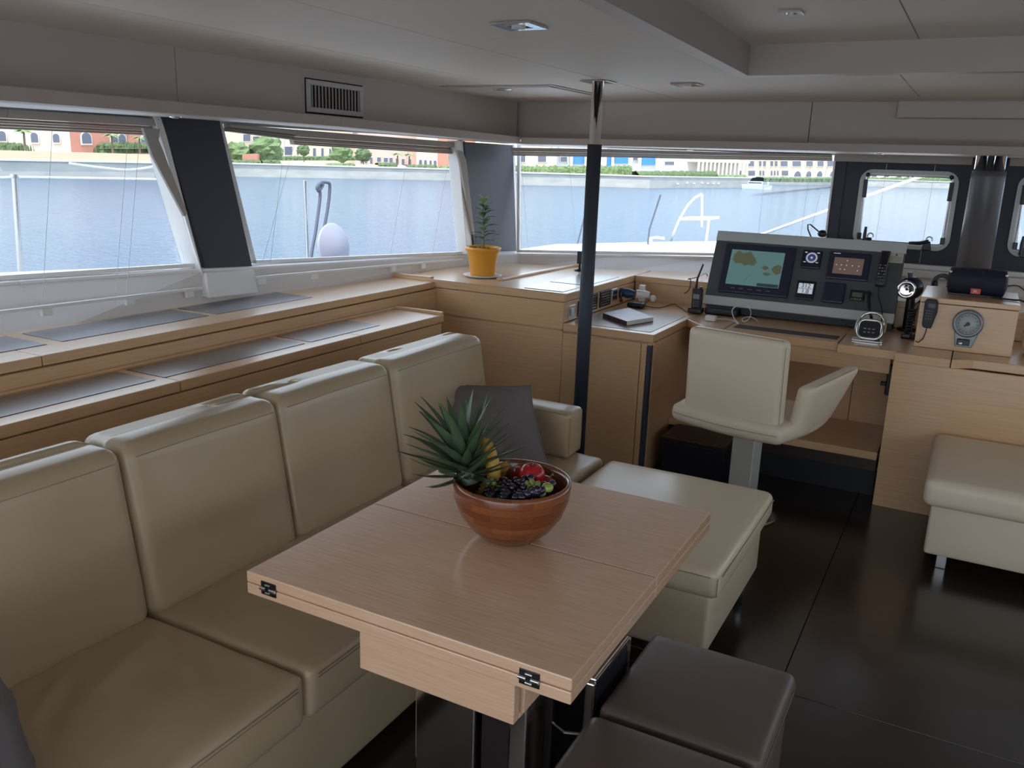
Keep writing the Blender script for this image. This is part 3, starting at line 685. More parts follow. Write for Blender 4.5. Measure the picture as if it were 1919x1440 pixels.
# ================================================================== TABLE
tb = thing('dining_table', 'folding beech dining table with small metal hinges on its near edge', 'table', (-.9, 1.68, 0))
X0, X1, Y0, Y1, YS = -1.292, -.515, 1.233, 2.118, 1.685
MB().box(X0, X1, Y0, YS-.0015, .6945, .72).build('upper_leaf', beech_table, tb, bevel=.0025)
MB().box(X0, X1, YS+.0015, Y1, .6945, .72).build('upper_leaf', beech_table, tb, bevel=.0025)
MB().box(X0, X1, Y0, YS-.001, .667, .6925).build('lower_leaf', beech_table, tb, bevel=.0025)
MB().box(X0, X1, YS+.001, Y1, .667, .6925).build('lower_leaf', beech_table, tb, bevel=.0025)
MB().box(X0+.003, X1-.003, YS-.0012, YS+.0012, .668, .7185).build('leaf_joint', dgap, tb)
for x in (-1.228, -.598):
    h = MB().box(x-.021, x+.021, Y0-.002, Y0+.01, .678, .709).build('hinge', M('hinge_dark', (.05, .045, .04), .3, .8), tb, bevel=.001)
    for dx in (-.013, .013): MB().tube([(x+dx-.008, Y0-.0035, .6935), (x+dx+.008, Y0-.0035, .6935)], .0045, 8).build('hinge_knuckle', steel, h)
    for dz in (-.009, .009): MB().tube([(x-.007, Y0-.003, .6935+dz), (x+.007, Y0-.003, .6935+dz)], .003, 6).build('hinge_knuckle', steel, h)
MB().box(-1.0, -.637, 1.252, 1.275, .568, .664).build('apron_board', beech_table, tb, bevel=.002)
MB().box(-.645, -.632, 1.285, 2.06, .575, .660).build('apron_side', beech_table, tb, bevel=.002)
MB().box(-1.0, -.637, 1.277, 2.08, .567, .580).build('apron_floor', beech_table, tb, bevel=.002)
MB().box(-1.0, -.985, 1.277, 2.06, .58, .664).build('apron_side', beech_table, tb, bevel=.002)
MB().box(-.95, -.70, 1.4, 1.9, .58, .667).build('lift_block', dgap, tb)
MB().box(-.925, -.775, 1.345, 1.70, .02, .567).build('pedestal', chrome, tb, bevel=.004)
MB().box(-.768, -.700, 1.36, 1.69, .02, .567).build('pedestal_core', M('dark_mirror', (.06, .045, .045), .15, .6), tb, bevel=.004)
MB().box(-.695, -.655, 1.345, 1.70, .02, .567).build('pedestal', chrome, tb, bevel=.004)
MB().lathe([(0, 0), (.19, 0), (.19, .012), (.18, .02), (0, .02)], (-.81, 1.60, 0), 40).build('foot_plate', M('dark_foot', (.02, .02, .022), .25, .5), tb)

# ================================================================== HELM CHAIR
ch = thing('helm_chair', 'cream leather swivel chair with curved arm facing the instrument console', 'chair', (0, 0, 0))
ch.location = (-.86, 3.70, 0); ch.rotation_euler = (0, 0, -math.radians(12.5))
ORG[ch] = Vector((0, 0, 0))
def bk(p):
    q = Vector(p); q.y += -.02*(p.z-.45)/.45; q.x += (.006 if p.x > 0 else -.006)*0
    return q
b_ = MB().rb(-.235, .225, .0, .085, .475, .905, .028, seg=(14, 3, 14), k=4, bulge=(0, .010, 0), fn=bk).build('backrest', cream2, ch)
MB().tube([bk(Vector((.2255, .012, .50+.38*k/8))) for k in range(9)], .0014, 5).build('seam', seamc, b_)
MB().tube([bk(Vector((-.22+.43*k/8, .02, .9045))) for k in range(9)], .0014, 5).build('seam', seamc, b_)
def st(p):
    q = Vector(p); t = max(0, (p.y-.02)/.5); q.x *= 1+.10*math.sin(min(1, t)*PI)
    q.z += .012*(abs(p.x)/.28)**2
    return q
s_ = MB().rb(-.285, .265, -.035, .50, .445, .53, .035, seg=(12, 12, 3), k=4, bulge=(0, 0, .012), fn=st).build('seat', cream2, ch)
MB().tube([st(Vector((-.26+.5*k/10, -.036, .49))) for k in range(11)], .0014, 5).build('seam', seamc, s_)
def armfn(sg):
    def f(p):
        # local slab (thickness x, length y, height z), leaning outward, front higher, rear lower corner rounded
        t = (p.y-.05)/.42; h = (p.z-.46)/.29
        q = Vector(p); q.x = sg*(p.x+(.085 if sg > 0 else .0)*h*(0.35+t*.9))+(.03 if sg < 0 else 0); q.z = .46+(p.z-.46)*(.86+.13*t)+.02*t
        q.y += .08*h*t-.01*h
        return q
    return f
for sg, nm in ((1, 'armrest'), (-1, 'armrest')):
    a_ = MB().rb(.215, .285, .09, .45, .46, .735, .03, seg=(3, 12, 10), k=4, fn=armfn(sg)).build(nm, cream2, ch)
    fix_normals(a_)
    MB().tube([armfn(sg)(Vector((.281, .12+.28*k/8, .733))) for k in range(9)], .0014, 5).build('seam', seamc, a_)
MB().box(-.055, .055, .17, .26, .012, .445).build('post', M('brushed_post', (.62, .60, .56), .4, .3), ch, bevel=.004)
MB().lathe([(0, 0), (.17, 0), (.17, .008), (.15, .014), (0, .014)], (0, .215, 0), 32).build('floor_plate', steel, ch)

# ================================================================== CEILING FITTINGS
def downlight(px, py, z, s, label, hole=True):
    p = at_z(px, py, z); t = thing('downlight', label, 'light', (p.x, p.y, z), 'recessed ceiling lights')
    r = MB()
    for a, b, c, d in ((-s, s, -s, -s*.5), (-s, s, s*.5, s), (-s, -s*.5, -s*.5, s*.5), (s*.5, s, -s*.5, s*.5)):
        r.box(p.x+a, p.x+b, p.y+c, p.y+d, z-.008, z-.001)
    r.build('bezel', chrome, t, bevel=.001)
    MB().box(p.x-s*.5, p.x+s*.5, p.y-s*.5, p.y+s*.5, z-.004, z-.001).build('diffuser', steel, t)
    MB().lathe([(0, z-.012), (s*.32, z-.012), (s*.32, z-.004)], (p.x, p.y, 0), 16).build('lamp', whitep, t)
downlight(972, 45, ZC, .062, 'square chrome downlight, largest and nearest, top middle of the ceiling')
downlight(1288, 157, ZC, .062, 'square chrome downlight right of the support post')
downlight(1483, 21, ZR, .034, 'small square downlight in the recess, nearer one at the top')
downlight(1555, 91, ZR, .034, 'small square downlight in the recess close to its corner')
def spot(p, label):
    t = thing('soffit_spot', label, 'light', p, 'small round lights under the soffit')
    MB().lathe([(0, -.004), (.022, -.004), (.026, -.001), (.026, 0)], p, 20).build('bezel', chrome, t)
    MB().lathe([(0, -.006), (.014, -.006), (.014, -.004)], p, 16).build('lamp', whitep, t)
for px, py, z, l in ((328, 219, 1.728, 'small round soffit light above the dark side pillar'), (664, 249, 1.724, 'small round soffit light over the middle side window'), (1036, 276, 1.708, 'small round soffit light left of the support post over the front window'),
                     (1293, 281, 1.708, 'small round soffit light over the middle of the front window'), (1648, 288, 1.709, 'small round soffit light over the left hatch')):
    spot(at_z(px, py, z), l)
# air vent
v = thing('air_vent', 'white framed air vent with vertical slats on the upper left wall', 'vent', (-2.75, 3.31, 1.79))
vq = [(3.115, 3.515, 1.785, 1.925)]
y0, y1, z0, z1 = vq[0]
fr = MB()
for a, b, c, d in ((y0, y1, z0, z0+.022), (y0, y1, z1-.022, z1), (y0, y0+.022, z0+.022, z1-.022), (y1-.022, y1, z0+.022, z1-.022)): fr.box(-2.75, -2.738, a, b, c, d)
fr.build('vent_frame', soff, v, bevel=.002)
MB().box(-2.752, -2.748, y0-.006, y1+.006, z0-.006, z1+.006).build('vent_shadow', dgap, v)
MB().box(-2.7485, -2.746, y0+.02, y1-.02, z0+.02, z1-.02).build('duct', dgap, v)
for k in range(15):
    yy = y0+.034+k*(y1-y0-.068)/14
    MB().box(-2.746, -2.741, yy-.003, yy+.003, z0+.022, z1-.022).build('slat', fasc, v)
# flush ceiling hatch cover
hc = thing('ceiling_hatch', 'flush ceiling hatch panel with recessed grip next to the support post', 'hatch', (-2.3, 4.4, ZC-.01))
hq = [at_z(845, 163, ZC-.01), at_z(1040, 159, ZC-.01), at_z(1105, 178, ZC-.01), at_z(960, 188, ZC-.01)]
hq = [(-2.58, 4.02), (-1.98, 4.02), (-1.98, 4.62), (-2.58, 4.62)]
MB().prism(hq, ZC-.010, ZC-.002).build('hatch_panel', soff, hc, bevel=.002)
MB().prism([(-2.61, 3.99), (-1.95, 3.99), (-1.95, 4.65), (-2.61, 4.65)], ZC-.004, ZC-.001).build('rim', fasc, hc)
MB().ball((-2.28, 4.08, ZC-.012), .05, 16, (1, 1, .15)).build('grip', steel, hc)

# ================================================================== CONSOLE
K0 = Vector((-1.356, 4.9, .832)); KU = Vector((1, 0, 0)); KV = Vector((0, .19, .411)).normalized(); KN = KU.cross(KV)
KX = frame(K0, KU, KV, KN); KW, KH = 1.022, .452
def KB(): return MB(KX)
co = thing('instrument_console', 'tilted grey instrument console with pale bands standing on the navigation desk', 'console', (-.85, 5.0, .79))
KB().box(0, KW, .052, .394, -.012, 0).build('face_panel', greyc, co, bevel=.001)
KB().box(-.003, KW+.003, 0, .054, -.014, .006).build('lower_band', alu, co, bevel=.004)
KB().box(-.003, KW+.003, .392, KH, -.014, .006).build('upper_band', alu, co, bevel=.004)
MB().slab([(-1.35, 4.925, .84), (-1.35, 5.095, 1.235), (-1.35, 5.16, 1.20), (-1.35, 5.16, .95), (-1.35, 5.10, .95), (-1.35, 5.09, .785), (-1.35, 4.95, .785)], (1.01, 0, 0)).build('housing', greyc, co)
def kdev(name, label, cat, u0, u1, v0, v1, d, mat, bevel=.004, **k):
    t = thing(name, label, cat, KX @ Vector(((u0+u1)/2, v0, 0)), **k)
    KB().box(u0, u1, v0, v1, .0, d).build('body', mat, t, bevel=bevel); return t
seaC = M('screen_sea', (.02, .03, .03), .3, emit=((.085, .17, .17), .30)); landC = M('screen_land', (.02, .02, .01), .3, emit=((.075, .085, .050), .30))
scrb = M('screen_brown', (.02, .015, .012), .3, emit=((.115, .075, .065), .30)); lcd = M('screen_lcd', (.3, .33, .36), .3, emit=((.38, .43, .50), .30))
scrd = M('screen_blue_dial', (.01, .01, .03), .3, emit=((.03, .04, .14), .30)); icw = M('screen_icon', (.2, .2, .2), .4, emit=((.35, .36, .42), .30)); lcdg = M('small_lcd', (.12, .13, .10), .4)
scrk = M('screen_dark', (.01, .01, .01), .3, emit=((.02, .035, .045), .30))
pl = kdev('chart_plotter', 'large dark-framed plotter screen showing a sea chart, left on the console', 'screen', .066, .463, .079, .377, .018, navy, .008)
sc = KB().box(.107, .408, .128, .338, .018, .0195).build('display', seaC, pl)
def blob(pts, z, m, p, name='chart_land'):
    KB().slab([(a, b, z) for a, b in pts], (0, 0, .0004)).build(name, m, p)
U0, V0 = .107, .128; SW, SH = .301, .21
def bl2(pts): return [(U0+a*SW, V0+b*SH) for a, b in pts]
blob(bl2([(.06, .86), (.14, .98), (.22, .90), (.36, .97), (.47, .78), (.52, .66), (.44, .56), (.36, .60), (.30, .54), (.22, .62), (.12, .60), (.05, .70)]), .0196, landC, sc)
blob(bl2([(.84, .60), (.92, .66), (.985, .62), (.985, .42), (.90, .36), (.84, .44), (.80, .52)]), .0196, landC, sc)
blob(bl2([(.62, .56), (.70, .60), (.76, .54), (.70, .47), (.64, .50)]), .0196, landC, sc)
blob(bl2([(.66, .40), (.76, .42), (.82, .36), (.74, .31), (.68, .34)]), .0196, landC, sc)
for a, b in (((.40, .50), (.47, .44)), ((.48, .42), (.34, .12)), ((.60, .70), (.90, .30))):
    p, q = bl2([a, b]); KB().tube([(p[0], p[1], .0198), (q[0], q[1], .0198)], .0005, 4).build('chart_line', scrk, sc)
KB().box(.285, .404, .13, .148, .0196, .0202).build('chart_legend', scrk, sc)
for k in range(5): KB().box(.14+k*.05, .165+k*.05, .105, .108, .018, .0188).build('button', steel, pl)
wd = kdev('wind_display', 'square display with a blue round dial at the top of the console', 'screen', .500, .605, .264, .371, .014, black, .008)
KB().lathe([(0, .0145), (.034, .0145), (.034, .014)], (.553, .325, 0), 28).build('dial', scrd, wd)
KB().lathe([(.022, .0148), (.026, .0152), (.030, .0148)], (.553, .325, 0), 28).build('dial_ring', icw, wd)
KB().ball((.553, .325, .016), .007, 10).build('dial_hub', icw, wd)
for k in range(4): KB().box(.512+k*.022, .527+k*.022, .277, .284, .014, .0155).build('button', navy, wd)
for u in (.512, .578): KB().box(u, u+.014, .352, .358, .014, .0148).build('corner_reading', icw, wd); KB().box(u, u+.014, .296, .301, .014, .0148).build('corner_reading', icw, wd)
md = kdev('multifunction_display', 'dark display with a brown icon menu right of the dial', 'screen', .642, .860, .215, .374, .016, navy, .008)
s_ = KB().box(.674, .827, .246, .339, .016, .0172).build('display', scrb, md)
for (a, b) in ((.742, .323), (.69, .296), (.715, .296), (.742, .296), (.772, .296), (.805, .296), (.712, .272), (.736, .272), (.802, .270)):
    KB().box(a-.003, a+.003, b-.003, b+.003, .0172, .0178).build('icon', icw, s_)
KB().box(.664, .70, .360, .3635, .016, .0166).build('name_print', icw, md)
dd = kdev('depth_display', 'square display reading 312 and 1.8 low in the middle of the console', 'screen', .500, .603, .081, .192, .014, black, .008)
l_ = KB().box(.513, .591, .115, .174, .014, .0150).build('display', lcd, dd)
KB().box(.513, .591, .1425, .1445, .0150, .0154).build('divider', black, l_)
text('312', .034, KX @ Matrix.Translation((.552, .1595, .0153)), black, dd); text('1.8', .034, KX @ Matrix.Translation((.552, .1275, .0153)), black, dd)
for k in range(4): KB().box(.514+k*.021, .529+k*.021, .092, .099, .014, .0155).build('button', navy, dd)
kdev('display_cover', 'plain dark blue square cover between the two small displays', 'cover', .644, .758, .078, .194, .022, navy, .008)
sd = kdev('small_display', 'small black rectangular display with a grey screen low on the right of the console', 'screen', .785, .860, .105, .165, .012, black, .005)
KB().box(.797, .848, .124, .150, .012, .0128).build('display', lcdg, sd)
for k in range(4): KB().box(.795+k*.014, .805+k*.014, .111, .117, .012, .0135).build('button', steel, sd)
stk = thing('warning_sticker', 'small pale warning sticker with a triangle and lines of print, upper right of the console', 'sticker', KX @ Vector((.98, .338, 0)))
KB().box(.946, 1.016, .338, .391, .0, .001).build('paper', M('sticker_paper', (.55, .50, .40), .6), stk)
KB().slab([(.974, .379, .0012), (.988, .379, .0012), (.981, .389, .0012)], (0, 0, .0004)).build('triangle_print', black, stk)
for k in range(5): KB().box(.951, 1.010, .344+k*.0068, .3455+k*.0068, .001, .0014).build('print_line', black, stk)
# telephone style handset on the console with cable
hs = thing('radio_handset', 'black telephone-style handset with keypad hanging on the console', 'handset', KX @ Vector((.928, .19, 0)))
def hsf(p):
    q = Vector(p); t = (q.y-.19)/.2; q.z += .022*math.sin(max(0, min(1, t))*PI)*.6; w = 1-.12*math.sin(max(0, min(1, t))*PI); q.x = .928+(q.x-.928)*w; return q
hb = MB(KX); hb.rb(.903, .953, .188, .388, .008, .038, .013, seg=(3, 12, 2), k=3, fn=hsf); hb.build('body', black, hs)
for r in range(6):
    for c in range(3): KB().box(.911+c*.0125, .919+c*.0125, .215+r*.0165, .222+r*.0165, .048, .053).build('key', steel if (r+c) % 3 else greyc, hs)
KB().box(.905, .951, .38, .396, 0, .02).build('cradle', black, hs, bevel=.004)
cab = [KX @ Vector(p) for p in ((.925, .19, .03), (.93, .13, .03), (.955, .08, .035), (.968, .03, .04))]+[Vector((-.385, 4.83, .80)), Vector((-.40, 4.78, .786))]
MB().tube(cab, .004, 6).build('cable', black, hs)
sk = thing('power_socket', 'black cable plug in the lower right of the console', 'plug', KX @ Vector((.88, .14, 0)))
MB(KX).tube([(.880, .15, 0), (.880, .148, .03)], .013, 12).build('plug_body', black, sk)
MB().tube([KX @ Vector((.88, .148, .028)), KX @ Vector((.888, .10, .045)), KX @ Vector((.90, .05, .05)), Vector((-.43, 4.77, .87))], .008, 8).build('cable', black, sk)
# gooseneck lamp
gk = thing('gooseneck_lamp', 'small black gooseneck lamp standing on top of the console', 'lamp', at_y(1524, 448, 5.12))
MB().tube([at_y(a, b, 5.12) for a, b in ((1525, 452), (1519, 442), (1514, 430), (1514, 421), (1519, 421), (1527, 428), (1534, 434))], .004, 6).build('neck', black, gk)
MB().ball(at_y(1541, 438, 5.12), .026, 14, (1, 1, .8)).build('lamp_head', black, gk)
MB().lathe([(0, 0), (.02, 0), (.016, .01), (0, .01)], at_y(1525, 452, 5.12)-Vector((0, 0, .004)), 14).build('lamp_foot', black, gk)

# ================================================================== DESK ITEMS
e0 = Vector((.48, 4.57, .0))
ctl = thing('engine_control', 'black engine control with a polished chrome hoop and rim on the desk', 'control', (-.415, 4.62, ZD))
c0 = Vector((-.415, 4.60, ZD))
CXf = frame(c0, (1, .05, 0), (0, .35, .94), (0, -.94, .35))
MB(CXf).slab([(a, b, -.01) for a, b in rrect(-.052, .052, .012, .098, .028, 5)], (0, 0, .035)).build('panel', black, ctl, bevel=.004)
MB(CXf).tube([(a, b, .022) for a, b in rrect(-.056, .056, .008, .102, .032, 6)], .0075, 8, closed=True).build('chrome_rim', chrome, ctl)
MB(CXf).tube([(-.066, .05, 0)]+[(x, y, -.012) for x, y in [(-.066, .085), (-.058, .115), (-.04, .138), (-.015, .148), (.015, .148), (.04, .138), (.058, .115), (.066, .085)]]+[(.066, .05, 0)], .008, 8).build('chrome_hoop', chrome, ctl)
for k in range(3):
    for j in range(2): MB(CXf).box(-.028+k*.02, -.016+k*.02, .036+j*.018, .041+j*.018, .025, .027).build('button', steel, ctl)
MB().slab([(a, b, ZD+.0005) for a, b in rrect(-.495, -.345, 4.56, 4.66, .02, 3)], (0, 0, .008)).build('base_plate', chrome, ctl, bevel=.002)
# notebook/book on the side counter
bkp = [at_z(1130, 589, .80), at_z(1175, 605, .80), at_z(1225, 597, .80), at_z(1178, 579, .80)]
ZB = ZD+.0025
bo = thing('book', 'thick paperback book with a pale mauve cover lying on the low counter', 'book', (-1.62, 4.4, ZB))
q = [Vector((p.x, p.y, 0)) for p in bkp]
def sq(z, k=1): c = sum(q, Vector())/4; return [Vector((c.x+(p.x-c.x)*k, c.y+(p.y-c.y)*k, z)) for p in q]
MB().slab(sq(ZB), (0, 0, .002)).build('back_cover', darkred, bo); MB().slab(sq(ZB+.0022, .985), (0, 0, .020)).build('pages', M('paper', (.72, .71, .66), .7), bo)
MB().slab(sq(ZB+.0224), (0, 0, .002)).build('front_cover', M('book_cover', (.42, .40, .47), .35, var=((14, 14, 14), (.30, .27, .36), .2)), bo)
MB().slab([sq(ZB)[0], sq(ZB)[1], sq(ZB)[1]+Vector((0, 0, .024)), sq(ZB)[0]+Vector((0, 0, .024))], (-.001, -.0015, 0)).build('spine', M('book_spine', (.05, .03, .045), .4), bo)
# webcam-like black device
wp = at_z(1086, 508, ZT)
wc = thing('desk_camera', 'small black camera on a round foot on the cabinet top beside the post', 'camera', wp)
MB().lathe([(0, 0), (.035, 0), (.032, .006), (.008, .012), (.006, .05), (0, .05)], wp+Vector((0, 0, .001)), 20).build('stand', black, wc)
MB().box(wp.x-.018, wp.x+.02, wp.y-.012, wp.y+.012, wp.z+.045, wp.z+.125).build('camera_body', black, wc, bevel=.005)
# plugs and adapters in the counter corner
def pt(px, py, Y): return at_y(px, py, Y)
bp = thing('blue_plug', 'dark blue round plug in the socket by the counter corner', 'plug', (-1.84, 4.84, .83))
MB().tube([(XC+.0, 4.86, .855), (XC+.05, 4.87, .850), (XC+.085, 4.88, .846)], [.024, .030, .022], 14).build('plug_body', M('blue_plastic', (.01, .05, .12), .4), bp)
wa = thing('white_adapter', 'white round travel adapter attached to the blue plug', 'adapter', (-1.72, 4.9, .83))
MB().tube([(-1.765, 4.885, .85), (-1.72, 4.90, .85), (-1.69, 4.905, .848)], [.026, .024, .018], 12).build('adapter_body', whitep, wa)
MB().ball((-1.665, 4.9, .83), .02, 10).build('adapter_joint', whitep, wa)
wt = thing('usb_charger', 'upright white rectangular charger above the adapters', 'charger', pt(1202, 560, 4.95))
p = pt(1202, 565, 4.95); MB().box(p.x-.018, p.x+.018, p.y-.014, p.y+.014, p.z, p.z+.10).build('charger_body', whitep, wt, bevel=.004)
ba = thing('black_adapter', 'black oblong mains adapter lying on the counter below the white ones', 'adapter', at_z(1192, 576, ZD))
p = at_z(1192, 577, ZD); MB().rb(p.x-.05, p.x+.05, p.y-.03, p.y+.03, ZD+.001, ZD+.034, .012).build('adapter_body', black, ba)
hk = thing('key_fob', 'dark key fob hanging beside the grey socket plate', 'key', (XC+.01, 4.82, .80))
MB().tube([(XC+.012, 4.835, .862), (XC+.016, 4.838, .842), (XC+.014, 4.836, .82)], [.006, .012, .008], 8).build('fob_body', black, hk)
MB().ball((XC+.018, 4.838, .808), .011, 10).build('fob_end', darkred, hk)
def cable(label, pts, r, m, name='cable', cat='cable'):
    P = [Vector(p) for p in pts]; Q = []
    for i in range(len(P)-1):
        p0 = P[max(i-1, 0)]; p1 = P[i]; p2 = P[i+1]; p3 = P[min(i+2, len(P)-1)]
        for k in range(6):
            t = k/6; Q.append(.5*((2*p1)+(p2-p0)*t+(2*p0-5*p1+4*p2-p3)*t*t+(3*p1-p0-3*p2+p3)*t**3))
    Q.append(P[-1])
    return tag(MB().tube(Q, r, 6).build(name, m), label, cat)
cable('thin black cable running up from the adapters over the shelf edge to the console', [at_z(1206, 572, ZD+.004), at_z(1220, 561, ZD+.004), at_z(1245, 559, ZD+.01), Vector((-1.52, 5.10, .86)), Vector((-1.50, 5.09, ZT+.006)), at_z(1290, 524, ZT+.002), at_z(1305, 520, ZT+.02), at_z(1322, 513, ZT+.02), at_z(1326, 518, ZT+.001)], .0026, black)
cable('thin black cable lying across the counter from the black adapter to the handheld radio', [at_z(1206, 573, ZD+.004), at_z(1235, 577, ZD+.004), at_z(1262, 570, ZD+.004), at_z(1272, 575, ZD+.004), at_z(1288, 585, ZD+.004)], .0026, black)
# handheld VHF
hp = at_z(1303, 588, ZD)
hv = thing('handheld_radio', 'black handheld radio with long aerial standing in its charger on the counter', 'radio', hp)
hp = hp+Vector((0, 0, .002))
MB().rb(hp.x-.042, hp.x+.042, hp.y-.03, hp.y+.04, hp.z, hp.z+.035, .012).build('charger_cup', black, hv)
MB().rb(hp.x-.028, hp.x+.03, hp.y-.01, hp.y+.028, hp.z+.025, hp.z+.145, .009, seg=(3, 3, 6)).build('body', blackm, hv)
MB().box(hp.x-.018, hp.x+.018, hp.y-.0125, hp.y-.009, hp.z+.085, hp.z+.112).build('display', M('radio_lcd', (.22, .22, .22), .4), hv)
for r in range(3):
    for c in range(3): MB().box(hp.x-.017+c*.013, hp.x-.008+c*.013, hp.y-.0125, hp.y-.009, hp.z+.04+r*.013, hp.z+.048+r*.013).build('button', greyc, hv)
MB().tube([(hp.x-.012, hp.y+.01, hp.z+.14), (hp.x-.008, hp.y+.01, hp.z+.20), (hp.x+.018, hp.y+.012, hp.z+.285)], [.008, .006, .005], 8).build('aerial', black, hv)
MB().tube([(hp.x+.018, hp.y+.01, hp.z+.14), (hp.x+.018, hp.y+.01, hp.z+.155)], .008, 10).build('knob', black, hv)
# router box, white charger cube and white cable
rp = at_z(1352, 590, ZD)
rt = thing('black_receiver', 'flat black ribbed box under the left end of the console', 'box', rp)
MB().rb(rp.x-.09, rp.x+.10, rp.y-.05, rp.y+.07, ZD+.001, ZD+.045, .012).build('body', black, rt)
for k in range(5): MB().box(rp.x-.075, rp.x+.085, rp.y-.04+k*.02, rp.y-.032+k*.02, ZD+.045, ZD+.048).build('rib', navy, rt)
qp = at_z(1331, 602, ZD)
qc = thing('white_charger_cube', 'small white charger cube on the desk edge with a looped white cable', 'charger', qp)
MB().rb(qp.x-.03, qp.x+.028, qp.y-.012, qp.y+.03, ZD+.001, ZD+.03, .006).build('cube_body', whitep, qc)
cable('white cable looping over the desk in front of the console', [qp+Vector((.028, .01, .015)), at_z(1370, 600, ZD+.005), at_z(1384, 607, ZD+.006), at_z(1376, 597, ZD+.03), at_z(1372, 583, ZD+.06), at_z(1380, 574, ZD+.085), at_z(1397, 572, ZD+.085), at_z(1407, 583, ZD+.06), at_z(1404, 597, ZD+.03), at_z(1394, 603, ZD+.012), at_z(1391, 598, ZD+.02), at_z(1402, 594, ZD+.02), at_z(1414, 597, ZD+.012), at_z(1421, 604, ZD+.006)], .0024, whitep)
# searchlight
T0 = Vector((-.285, 4.96, .80))
tl = thing('spotlight_lamp', 'round blue-black hand spotlight with a silvery lens beside the console', 'lamp', (-.265, 5.0, ZD+.001))
tp = at_y(1699, 541, 5.0)
AX = Matrix.Rotation(math.radians(90), 3, 'X')
MB().ball(tp+Vector((.018, .045, 0)), .062, 20, (1, 1, 1)).build('lamp_body', navy, tl)
MB().lathe([(0, .0), (.012, .004), (.024, .001), (.036, .006), (.044, .008), (.048, .002), (.048, -.02)], tp+Vector((0, -.012, -.004)), 32, AX).build('lens', chrome, tl)
MB().tube([tp+Vector((.01, .02, .055)), tp+Vector((.005, .02, .085))], .012, 10).build('knob', navy, tl)
MB().tube([tp+Vector((.025, .05, -.05)), tp+Vector((.025, .05, ZD-tp.z+.012))], .022, 12).build('stand', black, tl)
MB().lathe([(0, 0), (.045, 0), (.045, .012), (0, .012)], (tp.x+.025, tp.y+.05, ZD+.001), 20).build('foot', black, tl)
# coiled cord with plug
hx_ = []
c1 = at_z(1700, 628, ZD+.02)
for k in range(90):
    t = k/89; a = t*2*PI*9; hx_.append((c1.x+.016*math.cos(a)+.012*t, c1.y+.02+.016*math.sin(a), ZD+.025+.13*t))
cc_ = thing('coiled_cord', 'black coiled radio cord rising from a plug on the desk', 'cable', (c1.x, c1.y, ZD+.001))
MB().tube(hx_, .0045, 5).build('coil', black, cc_)
MB().rb(c1.x-.03, c1.x+.02, c1.y-.02, c1.y+.03, ZD+.001, ZD+.03, .009).build('cord_foot', black, cc_)
MB().tube([(c1.x+.02, c1.y-.0, ZD+.014), (c1.x+.085, c1.y-.02, ZD+.014)], [.014, .012], 10).build('plug', black, cc_)
MB().tube([hx_[-1], (hx_[-1][0]+.006, hx_[-1][1], ZD+.20), (tp.x+.025, 4.93, .90)], .004, 6).build('cable', black, cc_)
# VHF microphone on gauge box front
yg = 4.5945
vm = thing('radio_microphone', 'black tapered radio microphone with small keys on the beech gauge box', 'microphone', at_y(1735, 622, yg))
def P2(px, py): return at_y(px, py, yg)
MB().slab([P2(*a) for a in ((1738, 559), (1756, 561), (1759, 566), (1757, 585), (1745, 615), (1731, 613), (1728, 607), (1731, 585), (1734, 564))], (0, -.028, 0)).build('body', bpy.data.materials['near_black_blue'], vm, bevel=.005)
o_ = Vector((0, -.0285, 0))
MB().slab([P2(1741, 567)+o_, P2(1754, 569)+o_, P2(1753, 577)+o_, P2(1740, 575)+o_], (0, -.001, 0)).build('display', greyc, vm)
for r in range(4):
    for c in range(3): s2_ = P2(1738+c*4.5-r*.8, 581+r*5+c*.5)+o_; MB().box(s2_.x-.003, s2_.x+.003, s2_.y-.002, s2_.y, s2_.z-.003, s2_.z+.003).build('key', greyc, vm)
MB().tube([P2(1737, 614)+Vector((0, -.014, 0)), P2(1735, 622)+Vector((0, -.014, 0)), P2(1730, 634)+Vector((0, -.02, 0)), P2(1722, 640)+Vector((0, -.03, 0)), P2(1716, 639)+Vector((0, -.03, .003))], .0032, 6).build('cable', black, vm)
# round gauge
gg = thing('barometer', 'round grey gauge with pale dial mounted on the beech gauge box', 'gauge', at_y(1810, 640, yg))
gc = P2(1814, 606); silv = M('gauge_grey', (.20, .22, .24), .35, .4)
MB().lathe([(0, .0), (.066, 0), (.066, .022), (.058, .030), (.052, .024), (0, .024)], gc, 36, AX).build('case', silv, gg)
dl = MB().lathe([(0, .0245), (.050, .0245), (.050, .024)], gc, 36, AX).build('dial', M('dial_pale', (.42, .45, .45), .5), gg)
for k in range(16):
    a = 2*PI*k/16; d = Vector((math.cos(a), 0, math.sin(a))); MB().tube([gc+d*.038+Vector((0, -.0255, 0)), gc+d*.044+Vector((0, -.0255, 0))], .0012, 4).build('dial_mark', greyc, dl)
MB().tube([gc+Vector((-.014, -.027, -.012)), gc+Vector((.0, -.027, 0))], .003, 5).build('pointer', black, gg)
MB().lathe([(0, .024), (.009, .024), (.009, .03), (0, .03)], gc, 14, AX).build('hub', greyc, gg)
MB().slab([gc+Vector(v) for v in ((-.052, 0, -.04), (.052, 0, -.04), (.03, 0, -.115), (-.042, 0, -.115))], (0, -.018, 0)).build('bracket', silv, gg, bevel=.003)
MB().box(gc.x-.035, gc.x+.02, gc.y-.03, gc.y-.018, gc.z-.105, gc.z-.075).build('clamp', black, gg, bevel=.003)
MB().ball((gc.x-.018, gc.y-.034, gc.z-.095), .010, 8).build('screw', chrome, gg)
